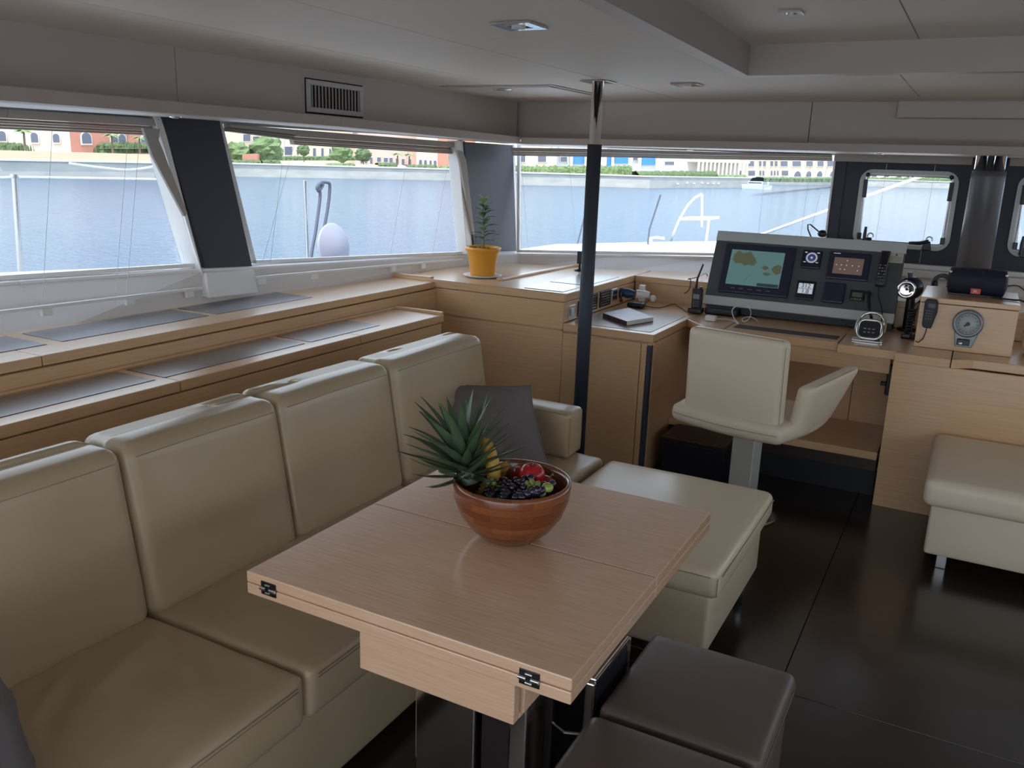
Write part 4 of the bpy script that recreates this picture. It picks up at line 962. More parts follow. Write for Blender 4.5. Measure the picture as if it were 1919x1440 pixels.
# speaker on the gauge box
ZG = 1.029
sa, sb = at_z(1771, 552, ZG), at_z(1883, 560, ZG)
smid = (sa+sb)/2+Vector((0, .05, 0)); L2 = (sb-sa).length/2
spk = thing('portable_speaker', 'black barrel-shaped portable speaker with a small orange-red badge on the gauge box', 'speaker', (smid.x, smid.y, ZG))
pf = []
n_ = 26
for k in range(n_+1):
    x = -L2+2*L2*k/n_; e = abs(x)/L2; r = .068*(1-.10*e*e)*(1 if e < .93 else (1-.55*((e-.93)/.07)**2)); pf.append((r, x))
A_ = Matrix(((0, 0, 1), (1, 0, 0), (0, 1, 0)))
MB().lathe([(0, -L2)]+pf+[(0, L2)], (smid.x, smid.y, ZG+.0685), 32, A_).build('grille_body', M('speaker_mesh', (.008, .010, .030), .7, bump=(900, .6, .001)), spk)
for x in (-L2+.012, L2-.012): MB().ball((smid.x+x, smid.y-.055, ZG+.112), .007, 8).build('strap_pin', chrome, spk)
bd = MB().box(smid.x-.022, smid.x+.022, smid.y-.074, smid.y-.060, ZG+.014, ZG+.042).build('badge', M('badge_red', (.55, .06, .02), .4), spk, bevel=.002)
text('JBL', .017, frame((smid.x, smid.y-.0745, ZG+.028), (1, 0, 0), (0, 0, 1), (0, -1, 0)), whitep, spk, 'badge_letters')
text('JBL', .012, frame((smid.x+.02, smid.y-.052, ZG+.122), (1, 0, 0), (0, .64, .77), (0, -.77, .64)), greyc, spk, 'top_letters')
MB().box(smid.x-.12, smid.x+.12, smid.y-.03, smid.y+.03, ZG+.0, ZG+.006).build('foot', black, spk)
cpt = at_y(1757, 530, 5.35)
rg = thing('headphones', 'dark ring-shaped headphones behind the left end of the speaker', 'headphones', (cpt.x, 5.35, ZT))
MB().tube(arc((cpt.x+.02, 5.35, cpt.z), .042, 0, 2*PI*23/24, 23), .013, 8, closed=True).build('headband', greyc, rg)
MB().ball((cpt.x-.015, 5.35, cpt.z-.01), .03, 12, (.6, 1, 1)).build('ear_cup', black, rg)
MB().box(cpt.x-.03, cpt.x+.05, 5.33, 5.38, ZT-.003, cpt.z-.04).build('rest', black, rg, bevel=.003)
# white appliance at the right edge
w0 = at_z(1903, 668, ZD)
wx = thing('white_appliance', 'rounded white plastic appliance partly out of frame right of the gauge box', 'appliance', (.42, 4.75, ZD))
MB().rb(.255, .50, 4.62, 4.84, ZD+.001, .965, .06, seg=(6, 6, 6), k=5).build('body', whitep, wx)
MB().ball((.285, 4.618, .88), .008, 8).build('button', black, wx); MB().tube([(.28, 4.66, .96), (.30, 4.66, 1.0), (.36, 4.66, 1.01)], .008, 8).build('handle', blackm, wx)
cable('black cable curling right from behind the speaker', [(smid.x+L2, smid.y+.07, ZG+.05), (smid.x+L2+.05, smid.y+.08, ZG+.055), (smid.x+L2+.12, smid.y+.05, ZG+.01), (smid.x+L2+.2, smid.y+.02, ZG-.0), (smid.x+L2+.25, smid.y+.02, .96)], .003, black)
cable('thicker black cable lying along the back edge of the gauge box top', [(smid.x+L2*.6, smid.y-.07, ZG+.005), (.19, smid.y-.09, ZG+.005), (.23, smid.y-.1, ZG+.004), (.30, smid.y-.11, .99)], .005, black)
cable('thin cable drooping from under the console to the desk, left of the engine control', [KX @ Vector((.76, .0, -.01)), at_z(1583, 606, ZD+.02), at_z(1588, 612, ZD+.01), at_z(1597, 615, ZD+.004)], .0018, blackm)

# ================================================================== PLANT
pp = Vector((-2.535, 4.36, ZT+.002))
sr = tag(MB().lathe([(0, 0), (.09, 0), (.115, .010), (.112, .013), (.088, .005), (0, .005)], pp, 36).build('saucer', whitep), 'small white saucer under the yellow flower pot', 'saucer')
pt_ = thing('potted_plant', 'young citrus plant in a yellow plastic pot by the corner pillar', 'plant', pp+Vector((0, 0, .006)))
pz_ = pp+Vector((0, 0, .006))
MB().lathe([(0, 0), (.066, 0), (.072, .005), (.090, .135), (.094, .138), (.094, .142), (.103, .146), (.105, .163), (.101, .168), (.095, .165), (.090, .14), (.0, .14)], pz_, 40).build('pot', yellow, pt_)
MB().lathe([(0, .152), (.045, .156), (.094, .150)], pz_, 24).build('soil', soil, pt_)
for k in range(8):
    a = random.random()*6.3; r = random.random()*.06; MB().ball(pz_+Vector((r*math.cos(a), r*math.sin(a), .158)), .012, 8, (1, 1, .6)).build('pebble', M('pebble', (.25, .17, .10), .8) if k == 0 else bpy.data.materials['pebble'], pt_)
MB().tube([pz_+Vector(v) for v in ((0, 0, .15), (.005, 0, .22), (0, 0, .30), (-.008, 0, .37), (0, 0, .43))], [.0045, .004, .0035, .003, .002], 7).build('stem', stemm, pt_)
def leaf(base, d, L, w, droop, up=Vector((0, 0, 1)), n=6, fold=.25, wf=None):
    d = d.normalized(); side = d.cross(up).normalized(); nn = side.cross(d).normalized(); vs = []; fs = []
    for i in range(n+1):
        t = i/n; c = base+d*(L*t)+Vector((0, 0, -droop*t*t*L))
        ww = w*(wf(t) if wf else math.sin(PI*min(1, t*.97+.03))**.7)
        vs += [c-side*ww+nn*ww*fold, c, c+side*ww+nn*ww*fold]
    for i in range(n):
        for j in range(2): fs.append([i*3+j, i*3+j+1, i*3+4+j, i*3+3+j])
    th = nn*-.0008
    k = len(vs); vs2 = vs+[v+th for v in vs]; fs2 = fs+[[a+k for a in reversed(f)] for f in fs]
    return vs2, fs2
random.seed(3)
for k in range(26):
    h = .20+.235*k/25; a = k*2.4+random.random()*.5; L = .080*(1.1-.40*k/25)*(.8+.45*random.random())
    dr = Vector((math.cos(a), math.sin(a), .35+.9*k/29)); b = pz_+Vector((.002, 0, h))
    vs, fs = leaf(b+dr.normalized()*.008, dr, L*1.08, L*.27, .40, fold=.15)
    MB().add(vs, fs, True).tube([b, b+dr.normalized()*.012], .001, 4).build('leaf', leaft if (k > 21 or k % 7 == 0) else leafm, pt_)

# ================================================================== PILLOWS
def pillow(name, label, c, ex, ey, ez, sx, sy, th, seed, corner=.10):
    X = frame(c, Vector(ex).normalized(), Vector(ey).normalized(), Vector(ez).normalized())
    vs = []; fs = []; n = 28
    for s in (1, -1):
        k = len(vs)
        for i in range(n+1):
            for j in range(n+1):
                u, v = -1+2*i/n, -1+2*j/n
                pin = 1-.07*(1-abs(u)**3)*(abs(v)**4)-.0; pin2 = 1-.07*(1-abs(v)**3)*(abs(u)**4)
                h = th*(max(0, (1-u**4)*(1-v**4)))**.55
                w = .016*noise.noise(Vector((u*2.2+seed, v*2.2, s*3)))+.012*(.3-abs(noise.noise(Vector((u*1.5+v*2+seed, v*5-u*2, s*3)))))+.012*math.exp(-((u*.8+v*1.0-.5)/.16)**2)*(1-u*u)*(1-v*v)
                vs.append(Vector((u*sx*pin2, v*sy*pin, s*(h+w*max(0, (1-u**4)*(1-v**4))**1.2))))
        for i in range(n):
            for j in range(n):
                f = [k+i*(n+1)+j, k+(i+1)*(n+1)+j, k+(i+1)*(n+1)+j+1, k+i*(n+1)+j+1]; fs.append(f if s > 0 else f[::-1])
    t = thing(name, label, 'cushion', c, 'grey throw cushions on the sofa')
    MB(X).add(vs, fs, True).build('cover', greyf, t)
    e = [(-1+2*i/12, -1) for i in range(13)]+[(1, -1+2*i/12) for i in range(1, 13)]+[(1-2*i/12, 1) for i in range(1, 13)]+[(-1, 1-2*i/12) for i in range(1, 12)]
    MB(X).tube([(u*sx*(1-.07*(1-abs(v)**3)*abs(u)**4), v*sy*(1-.07*(1-abs(u)**3)*abs(v)**4), 0) for u, v in e], .003, 6, closed=True).build('piping', greyf, t)
pillow('throw_cushion', 'dark grey throw cushion leaning on the sofa end behind the fruit bowl', (-1.62, 2.84, .575), Vector((1, 0, .12)), Vector((-.52, .42, .85)), Vector((1, 0, .12)).cross(Vector((-.52, .42, .85))), .25, .185, .08, 1)
pillow('throw_cushion', 'dark grey throw cushion cut off at the lower left corner of the photo', (-1.50, .735, .575), (.97, -.24, 0), (-.16, -.10, 1), (.24, .97, .14), .20, .155, .06, 5)

# ================================================================== FRUIT BOWL
BC = Vector((-.893, 1.70, .7205))
bm = bpy.data.materials.new('bowl_wood'); bm.use_nodes = True
t = bm.node_tree; b = t.nodes['Principled BSDF']; b.inputs['Roughness'].default_value = .25; b.inputs['Coat Weight'].default_value = .5
c = t.nodes.new('ShaderNodeTexCoord'); sx = t.nodes.new('ShaderNodeSeparateXYZ'); at = t.nodes.new('ShaderNodeMath'); at.operation = 'ARCTAN2'
cb = t.nodes.new('ShaderNodeCombineXYZ'); br = t.nodes.new('ShaderNodeTexBrick'); no = t.nodes.new('ShaderNodeTexNoise')
t.links.new(c.outputs['Object'], sx.inputs[0]); t.links.new(sx.outputs['Y'], at.inputs[0]); t.links.new(sx.outputs['X'], at.inputs[1])
t.links.new(at.outputs[0], cb.inputs['X']); t.links.new(sx.outputs['Z'], cb.inputs['Y']); t.links.new(cb.outputs[0], br.inputs['Vector'])
br.inputs['Scale'].default_value = 1; br.inputs['Brick Width'].default_value = .72; br.inputs['Row Height'].default_value = .0175; br.inputs['Mortar Size'].default_value = .0004; br.inputs['Bias'].default_value = 0
br.inputs['Color1'].default_value = (.33, .10, .028, 1); br.inputs['Color2'].default_value = (.19, .045, .013, 1); br.inputs['Mortar'].default_value = (.12, .035, .012, 1)
mp = t.nodes.new('ShaderNodeMapping'); mp.inputs['Scale'].default_value = (20, 20, 120); mx = t.nodes.new('ShaderNodeMixRGB'); mx.blend_type = 'MULTIPLY'; mx.inputs[0].default_value = .45
t.links.new(c.outputs['Object'], mp.inputs[0]); t.links.new(mp.outputs[0], no.inputs['Vector']); t.links.new(br.outputs['Color'], mx.inputs[1]); t.links.new(no.outputs['Fac'], mx.inputs[2]); t.links.new(mx.outputs[0], b.inputs['Base Color'])
bw = tag(MB().lathe([(0, 0), (.052, 0), (.070, .004), (.100, .030), (.125, .066), (.139, .105), (.142, .138), (.139, .148), (.134, .148), (.130, .138), (.126, .105), (.112, .068), (.085, .036), (.05, .018), (0, .015)], BC, 56).build('fruit_bowl', bm), 'round wooden bowl full of fruit standing on the table', 'bowl')
# pineapple
pa = thing('pineapple', 'pineapple with a large spiky green crown on the left of the fruit bowl', 'fruit', BC+Vector((-.05, .02, .03)))
cr = BC+Vector((-.092, -.050, .142)); axis = (Vector((-.24, .02, .9))).normalized()
inw = Vector((.55, .35, -.35)).normalized()
Rz = inw.to_track_quat('Z', 'Y').to_matrix()
MB().ball(BC+Vector((-.045, -.01, .092)), .042, 20, (1, 1, 1.1), Rz).build('fruit_body', M('pineapple_skin', (.35, .22, .06), .6, bump=(90, 1, .004)), pa)
random.seed(11)
side0 = axis.orthogonal().normalized(); side1 = axis.cross(side0)
core = MB().tube([cr-axis*.01, cr+axis*.05, cr+axis*.09], [.024, .018, .006], 10).build('crown_core', pinel, pa)
NL = 58
for k in range(NL):
    t = k/(NL-1); a = k*2.39996+.3; el = math.radians(-22+96*t**.75); L = (.085+.125*t**.8)*(.88+.24*random.random())
    if t > .85: L *= .92
    d = (side0*math.cos(a)+side1*math.sin(a))*math.cos(el)+axis*math.sin(el)
    base = cr+axis*(.002+.06*t)+(side0*math.cos(a)+side1*math.sin(a))*(.020*(1-.6*t))
    vs, fs = leaf(base, d, L, (.0115+.006*t)*(.9+.3*random.random()), -.18+.35*t+.15*random.random() if t > .3 else -.25, up=axis if abs(d.dot(axis)) < .96 else side0, n=7, fold=.45, wf=lambda q: (1-q)**.75*(.75+.9*q*(1-q)*2))
    MB().add(vs, fs, True).build('leaf', pinel, pa)
# bananas and mango
def banana(c, d, u, L, r, label, m):
    d = Vector(d).normalized(); u = Vector(u).normalized(); P = []; Rr = []
    for k in range(13):
        t = k/12; P.append(Vector(c)+d*(L*(t-.5))+u*(.012*(1-(2*t-1)**2))); Rr.append(r*min(1, (t*6)**.6 if t < .17 else 1, ((1-t)*4.0)**.6 if t > .75 else 1)+.0015)
    o = thing('banana', label, 'fruit', c, 'fruit in the bowl')
    MB().tube(P, Rr, 10).build('peel', m, o)
    MB().tube([P[-1], P[-1]+(P[-1]-P[-2]).normalized()*.012], .003, 6).build('stalk', stemm, o)
ban = M('banana_yellow', (.62, .38, .06), .5, var=((20, 20, 20), (.45, .26, .04), .3)); man = M('mango_orange', (.55, .24, .035), .4, var=((14, 14, 14), (.62, .34, .05), .3))
def bp_(px, py, Y): return at_y(px, py, Y)
banana(bp_(915, 870, 1.70), (.25, 0, -.97), (.9, 0, .2), .135, .0165, 'yellow banana standing upright beside the pineapple crown', ban)
mg = thing('mango', 'pointed orange-yellow fruit tip behind the banana', 'fruit', bp_(934, 885, 1.76))
MB().tube([bp_(953, 867, 1.76), bp_(950, 871, 1.76), bp_(940, 877, 1.76), bp_(930, 888, 1.76), bp_(925, 902, 1.75)], [.004, .009, .017, .022, .020], 14).build('skin', man, mg)
MB().ball(bp_(954, 866, 1.76), .004, 8).build('stalk', stemm, mg)
def apple(px, py, Y, r, label, m):
    c = bp_(px, py, Y); o = thing('apple', label, 'fruit', c-Vector((0, 0, r)), 'fruit in the bowl')
    pr = []
    for k in range(15):
        a = PI*k/14; rr = r*math.sin(a)*(1+.06*math.cos(a)); z = -r*.92*math.cos(a); z -= .012*math.exp(-((a-PI)/.35)**2)-.004*math.exp(-(a/.4)**2); pr.append((rr, z))
    MB().lathe(pr, c, 24).build('skin', m, o)
    MB().tube([c+Vector((0, 0, r*.72)), c+Vector((.004, 0, r*1.02))], .0014, 5).build('stalk', stemm, o)
red = M('apple_red', (.52, .02, .02), .22, var=((9, 9, 30), (.40, .012, .02), .3)); red2 = M('apple_dark_red', (.30, .015, .02), .25)
apple(997, 889, 1.74, .0315, 'bright red apple at the top of the bowl', red)
apple(979, 889, 1.80, .028, 'darker red apple half hidden behind the bright red one', red2)
pe = thing('pear', 'dark red pear with a curved stalk at the right rim of the bowl', 'fruit', bp_(1022, 905, 1.76))
MB().ball(bp_(1020, 906, 1.765), .022, 16, (1.1, 1.1, .9)).build('skin', red2, pe)
MB().tube([bp_(1026, 899, 1.75), bp_(1031, 894, 1.75), bp_(1036, 889, 1.75), bp_(1037, 892, 1.75)], [.0012, .0015, .003, .002], 6).build('stalk', stemm, pe)
def grapes(label, pts, r0, m, seedv):
    random.seed(seedv); o = thing('grape_bunch', label, 'fruit', pts[0], 'grapes in the bowl'); pr = None
    for q in pts:
        r = r0*(.9+.25*random.random()); g = MB().ball(q, r, 12, (1, 1, 1.08)).build('grape', m, o)
    MB().tube([q+Vector((0, 0, -.004)) for q in pts], .0012, 4).build('bunch_stem', stemm, o)
gd = M('grape_dark', (.018, .010, .028), .22, coat=.4); gg_ = M('grape_green', (.28, .36, .07), .25, coat=.3); gw = M('grape_small_green', (.18, .20, .045), .4)
dk_ = []
random.seed(5)
for j in range(9):
    for i in range(5):
        px = 902+j*15.5+(i % 2)*7; py = 935-i*9-((j-4)**2)*-.55*.0
        if py < 893+abs(j-3)*2: continue
        Yv = 1.600+i*.024+.004*abs(j-4)
        q = at_y(px+random.uniform(-3.5, 3.5), py+random.uniform(-3, 3), Yv+random.uniform(-.005, .005))
        rr = math.hypot(q.x-BC.x, q.y-BC.y); zl = .045+.5*rr
        if rr > .112: q = Vector((BC.x+(q.x-BC.x)*.112/rr, BC.y+(q.y-BC.y)*.112/rr, q.z))
        dk_.append(q)
grapes('bunch of dark purple grapes along the front of the bowl', dk_, .0094, gd, 2)
low = [BC+Vector((.095*math.cos(a)*s, .095*math.sin(a)*s, z+.006*math.sin(a*5))) for s, z, n in ((.98, .090, 17), (.66, .096, 11), (.32, .092, 6)) for a in [2*PI*k/n for k in range(n)]]
grapes('bunch of dark grapes filling the inside of the bowl below the other fruit', low, .0135, gd, 3)
gs = [at_y(a, b, 1.66) for a, b in ((988, 906), (993, 911), (999, 906), (996, 902), (1003, 913), (990, 916), (1008, 908), (1013, 917), (1003, 919), (915, 905), (921, 900), (926, 906))]
grapes('cluster of small dull green grapes between the dark ones', gs, .0065, gw, 4)
gp = thing('green_grape', 'single large pale green grape at the right inside rim of the bowl', 'fruit', at_y(1026, 914, 1.67))
MB().ball(at_y(1026, 914, 1.67), .0115, 16, (1.25, 1.1, 1)).build('skin', gg_, gp); MB().ball(at_y(1014, 912, 1.672), .002, 6).build('stalk_scar', stemm, gp)
gp2 = tag(MB().ball(at_y(1015, 925, 1.655), .0095, 14, (1.1, 1, 1)).build('green_grape', gg_), 'smaller green grape just below the large one', 'fruit')

# ================================================================== OUTSIDE
ZW = -1.1
wm = bpy.data.materials.new('sea_water'); wm.use_nodes = True
t = wm.node_tree; b = t.nodes['Principled BSDF']; b.inputs['Base Color'].default_value = (.022, .075, .14, 1); b.inputs['Roughness'].default_value = .12; b.inputs['Specular IOR Level'].default_value = .24
c = t.nodes.new('ShaderNodeTexCoord'); mp = t.nodes.new('ShaderNodeMapping'); mp.inputs['Scale'].default_value = (1.1, 2.6, 1); mp.inputs['Rotation'].default_value = (0, 0, -.5)
n1 = t.nodes.new('ShaderNodeTexNoise'); n1.inputs['Scale'].default_value = 1.3; n1.inputs['Detail'].default_value = 5; n1.inputs['Roughness'].default_value = .6
bp = t.nodes.new('ShaderNodeBump'); bp.inputs['Strength'].default_value = 1.0; bp.inputs['Distance'].default_value = .13
t.links.new(c.outputs['Object'], mp.inputs[0]); t.links.new(mp.outputs[0], n1.inputs['Vector']); t.links.new(n1.outputs['Fac'], bp.inputs['Height']); t.links.new(bp.outputs[0], b.inputs['Normal'])
struct(MB().add([(-600, -300, ZW), (600, -300, ZW), (600, 900, ZW), (-600, 900, ZW)], [[0, 1, 2, 3]]).build('sea', wm))
stone = M('quay_stone', (.52, .50, .45), .9, var=((.5, .5, 1.5), (.36, .355, .33), .3)); tan = M('tan_render', (.60, .46, .33), .9); creamw = M('cream_render', (.62, .53, .41), .9)
pinkw = M('pink_render', (.60, .41, .35), .9); redw = M('red_render', (.50, .22, .16), .9); hedge = M('hedge_green', (.12, .17, .07), .9, bump=(3, 1, .3), var=((2, 2, 2), (.07, .11, .05), .2))
hedgel = M('bush_green', (.17, .25, .10), .9, bump=(3, 1, .3), var=((1.5, 1.5, 1.5), (.10, .15, .06), .2)); palmg = M('palm_green', (.16, .24, .09), .8); trunkm = M('trunk', (.18, .13, .09), .9)
windm = M('far_window', (.10, .11, .15), .2); surr = M('window_surround', (.66, .61, .53), .8); blueb = M('blue_panel', (.05, .22, .62), .5); yelw = M('yellow_wall', (.80, .60, .36), .9); earth = M('ground_paving', (.55, .48, .40), .9)
NQ = [(-700, 304), (0, 333), (290, 334), (437, 331), (863, 339), (963, 347), (1125, 350), (1217, 353), (1437, 352)]
FQ = [(1441, 346.2), (1563, 347.5), (1640, 350), (1795, 354), (1919, 358), (2500, 378)]
def far(px, py, D): d = ray(px, py); h = math.hypot(d.x, d.y); return O_+d*(D/h)
def qd(px, T):
    for (a, ya), (b_, yb) in zip(T[:-1], T[1:]):
        if a <= px <= b_:
            pa_, pb_ = at_z(a, ya, ZW), at_z(b_, yb, ZW); d = ray(px, 300); n = Vector((-(pb_.y-pa_.y), pb_.x-pa_.x, 0)); k = (pa_-O_).dot(n)/d.dot(n); return math.hypot(d.x, d.y)*k
    return 100
def quay(T, label, h=1.35):
    P = [at_z(x, y, ZW) for x, y in T]; m = MB(); cpm = MB()
    for a, b_ in zip(P[:-1], P[1:]):
        ca, cb_ = Vector((a.x, a.y, 0)).normalized(), Vector((b_.x, b_.y, 0)).normalized()
        m.slab([a, b_, b_+cb_*45, a+ca*45], (0, 0, h)); cpm.slab([a+Vector((0, 0, h))-ca*.15, b_+Vector((0, 0, h))-cb_*.15, b_+Vector((0, 0, h))+cb_*1.0, a+Vector((0, 0, h))+ca*1.0], (0, 0, .15))
    o = thing('quay', label, 'quay', tuple(P[1])); m.build('quay_wall', stone, o); cpm.build('coping', surr, o)
quay(NQ, 'long grey stone quay wall across the water'); quay(FQ, 'farther low quay wall seen through the right hatch and window end')
def bldg(label, x0, x1, T, d, ztop, mat, wins, dep=8, extra=None):
    D0, D1 = qd(max(x0, T[0][0]), T)+d, qd(min(x1, T[-1][0]), T)+d
    A, B = far(x0, 300, D0), far(x1, 300, D1); A.z = B.z = ZW+1.3
    al = (B-A).normalized(); n = Vector((al.y, -al.x, 0)); n = n if n.dot(A) < 0 else -n
    o = thing('building', label, 'building', tuple((A+B)/2)); rA, rB = Vector((A.x, A.y, 0)).normalized()*dep, Vector((B.x, B.y, 0)).normalized()*dep
    MB().slab([A, B, B+rB, A+rA], (0, 0, ztop)).build('wall', mat, o)
    MB().slab([A+n*.3, B+n*.3, B+rB, A+rA], (0, 0, .3)).build('roof', M('roof_tile', (.42, .18, .10), .9) if 'roof_tile' not in bpy.data.materials else bpy.data.materials['roof_tile'], o).location.z = ztop
    def pp(px, py): return at_pl(px, py, A+n*.02, n)
    for w in wins:
        a, b_, ya, yb = w[:4]; ar = len(w) > 4
        q = [pp(a, yb), pp(b_, yb), pp(b_, ya), pp(a, ya)]
        if ar:
            wd_ = (q[1]-q[0]).length; zt = max(q[2].z, q[3].z)-wd_*.45; mid = (q[0]+q[1])/2; R = wd_/2
            poly = [q[0], q[1]]+[Vector((mid.x, mid.y, zt))+al*(R*math.cos(k*PI/8))+Vector((0, 0, wd_*.45*math.sin(k*PI/8))) for k in range(9)]
        else: poly = q
        c_ = sum(poly, Vector())/len(poly)
        f_ = MB().slab([c_+(p-c_)*1.22 for p in poly], n*.12).build('window', surr, o)
        MB().slab([p+n*.13 for p in poly], n*.03).build('pane', windm, f_)
    if extra: extra(o, pp, n, al)
    return o
bldg('cream building with arched windows seen through the nearest side window', -420, 135, NQ, 9, 9, creamw, [(-55, -40, 243, 262, 1), (0, 13, 246, 264, 1), (60, 73, 249, 267, 1), (101, 113, 251, 267, 1)])
bldg('red building with dark arched windows seen through the nearest side window', 135, 330, NQ, 9, 9, redw, [(153, 170, 249, 269, 1), (208, 220, 252, 274, 1), (222, 235, 252, 274, 1), (264, 275, 256, 276, 1)])
bldg('beige block with upper windows at the left of the second window', 405, 505, NQ, 22, 11, creamw, [(455, 468, 252, 264.5), (473, 485, 256, 263), (490, 502, 258, 264)])
bldg('long cream wing with narrow windows in the second window', 505, 665, NQ, 20, 9, creamw, [(533, 547, 275, 290.5), (556, 559.5, 276, 290), (586, 591, 278, 292.5), (601.5, 605.5, 278, 293), (616.5, 619.5, 279, 293), (640, 644, 281, 294)])
bldg('pink building with a row of dark openings in the second window', 665, 780, NQ, 16, 9, pinkw, [(675, 679, 295, 306), (683, 687, 295, 306), (693, 697, 295, 307), (706, 713, 295, 303), (718.5, 726, 296, 304), (729, 735, 296, 305), (741, 746, 297, 306), (752, 757, 298, 309), (765, 769, 298, 310)])
bldg('pale pink building with four small arches in the second window', 780, 820, NQ, 14, 9, creamw, [(784.6, 790, 299.5, 309, 1), (794, 799, 300, 310, 1), (804, 808, 300.5, 311, 1), (812, 817, 301, 311.5, 1)])
bldg('small red building at the right end of the second window', 820, 890, NQ, 14, 9, redw, [(842, 848, 300, 308)])
bldg('cream house with square shuttered windows left in the front window', 900, 1043, NQ, 14, 9, creamw, [(972, 985, 290, 303.5), (1009, 1024, 291, 303.5), (930, 942, 290, 303)])
def blue(o, pp, n, al):
    for a, b_, ya, yb in ((1071, 1094, 293, 307), (1136, 1148, 294, 312), (1152, 1176, 294, 306), (1201, 1227, 294, 309)):
        q = [pp(a, yb), pp(b_, yb), pp(b_, ya), pp(a, ya)]; MB().slab([p+n*.1 for p in q], n*.1).build('blue_panel', blueb, o)
    for px in (1068, 1095, 1131, 1145, 1180, 1196, 1230):
        q = pp(px, 310)+n*.5; MB().tube([(q.x, q.y, ZW+1.3), (q.x, q.y, ZW+8)], .22, 6).build('column', surr, o)
bldg('white colonnaded building with bright blue panels in the front window', 1043, 1240, NQ, 18, 8, M('pale_white_render', (.55, .58, .61), .8), [(1050, 1062, 294, 303), (1182, 1194, 294, 300)], extra=blue)
def perg(o, pp, n, al):
    for k in range(13):
        q = pp(1291+k*7.6, 315)+n*2; MB().tube([(q.x, q.y, ZW+1.3), (q.x, q.y, ZW+4.2)], .22, 6).build('column', surr, o)
    q0, q1 = pp(1288, 303)+n*2, pp(1388, 306)+n*2
    MB().slab([q0, q1, q1-n*2.2, q0-n*2.2], (0, 0, .5)).build('pergola_beam', surr, o)
bldg('pale pergola with a row of columns right of middle in the front window', 1240, 1386, NQ, 40, 7, M('greige_render', (.62, .58, .54), .9), [(1245, 1262, 303, 309)], extra=perg)
f5 = lambda a, b_, y0_, y1_, *r: (1240+a/5.815, 1240+b_/5.815, y0_, y1_, *r)
bldg('long cream hotel with two rows of windows at the right of the front window', 1386, 1600, [(1380, 345.5)]+FQ[1:], 16, 11, creamw,
     [f5(a, b_, 302, 311.5) for a, b_ in ((930, 1000), (1055, 1080), (1100, 1128), (1178, 1208), (1226, 1256), (1290, 1365), (1420, 1510), (1570, 1640), (1692, 1758), (1800, 1870))] +
     [f5(a, b_, 320, 329) for a, b_ in ((842, 868), (938, 1010), (1060, 1078), (1094, 1110), (1184, 1200), (1218, 1234), (1252, 1268), (1303, 1372))]+[f5(a, b_, 321, 331, 1) for a, b_ in ((1436, 1510), (1566, 1622), (1684, 1742), (1828, 1880))])
bldg('cream arcade with arched openings seen through the left hatch', 1600, 1990, FQ, 16, 11, creamw, [(1633, 1642, 323, 332, 1), (1656, 1665, 323, 332, 1), (1680, 1688, 324, 333, 1), (1699, 1703, 325, 334), (1708, 1712, 325, 334), (1737, 1751, 325, 335, 1), (1760, 1773, 326, 336, 1), (1800, 1812, 328, 338, 1), (1830, 1842, 329, 339, 1)])
def hedgerow(label, x0, x1, y0, y1, T, d, mat=hedge, th=1.5, name='hedge'):
    D0, D1 = qd(x0, T)+d, qd(x1, T)+d; n = max(4, int((x1-x0)/2.2)); vs = []; fs = []
    zb = ZW+1.3; A, B = far(x0, 300, D0), far(x1, 300, D1); al = (B-A); al.z = 0; dn = Vector((-al.y, al.x, 0)).normalized()
    nn = dn if dn.dot(A) > 0 else -dn; m = 6
    for i in range(n+1):
        t_ = i/n; px = x0+(x1-x0)*t_; b0 = A.lerp(B, t_); ht = far(px, y0+(y1-y0)*0, (D0+(D1-D0)*t_)).z; bt = far(px, y1, (D0+(D1-D0)*t_)).z; bt = min(bt, ht-.3)
        for j in range(m+1):
            a = PI*j/m; w = noise.noise(Vector((px*.31, j*.9, x0)))*.35
            p = Vector((b0.x, b0.y, 0))+nn*(th*.5*(1-math.cos(a)))
            vs.append((p.x-nn.x*w, p.y-nn.y*w, bt+(ht-bt)*(math.sin(a)**.5)*(1+.22*noise.noise(Vector((px*.23, j, 2+x1))))))
    for i in range(n):
        for j in range(m): fs.append([i*(m+1)+j, (i+1)*(m+1)+j, (i+1)*(m+1)+j+1, i*(m+1)+j+1])
    o = MB().add(vs, fs, False).build(name, mat); tag(o, label, 'hedge' if name == 'hedge' else 'bush', None, None); return o
g_ = struct(MB().slab([far(-600, 300, qd(-600, NQ)+2), far(330, 300, qd(330, NQ)+2), far(330, 300, qd(330, NQ)+5), far(-600, 300, qd(-600, NQ)+5)], (0, 0, .01)).build('quay_pavement', earth)); g_.location.z = ZW+1.36
# tan terrace wall
tw = MB(); a_, b__ = far(-600, 300, qd(-600, NQ)+2.5), far(330, 300, qd(330, NQ)+2.5)
def zz(px, py, D): return far(px, py, D).z
for x0, x1 in ((-600, 0), (0, 330)):
    p, q = far(x0, 300, qd(x0, NQ)+2.5), far(x1, 300, qd(x1, NQ)+2.5); zt = .95
    p.z = q.z = ZW+1.35; tw.slab([p, q, q+Vector((q.x, q.y, 0)).normalized(), p+Vector((p.x, p.y, 0)).normalized()], (0, 0, zz(100, 284.5, qd(100, NQ)+2.5)-ZW-1.35))
tag(tw.build('terrace_wall', tan), 'plain tan terrace wall on the quay in the nearest side window', 'wall')
hedgerow('long trimmed hedge on top of the tan wall in the nearest side window', -300, 325, 266.5, 287, NQ, 4)
hedgerow('low hedge at the left of the second window behind the quay edge', 428, 490, 300, 311, NQ, 2)
hedgerow('low hedge beside the pale block in the second window', 493, 527, 300, 312, NQ, 2)
hedgerow('thin long flat hedge in front of the cream wing', 514, 672, 293, 301, NQ, 12)
hedgerow('grassy bush strip in the middle of the second window', 613, 666, 306, 316, NQ, 2, hedgel)
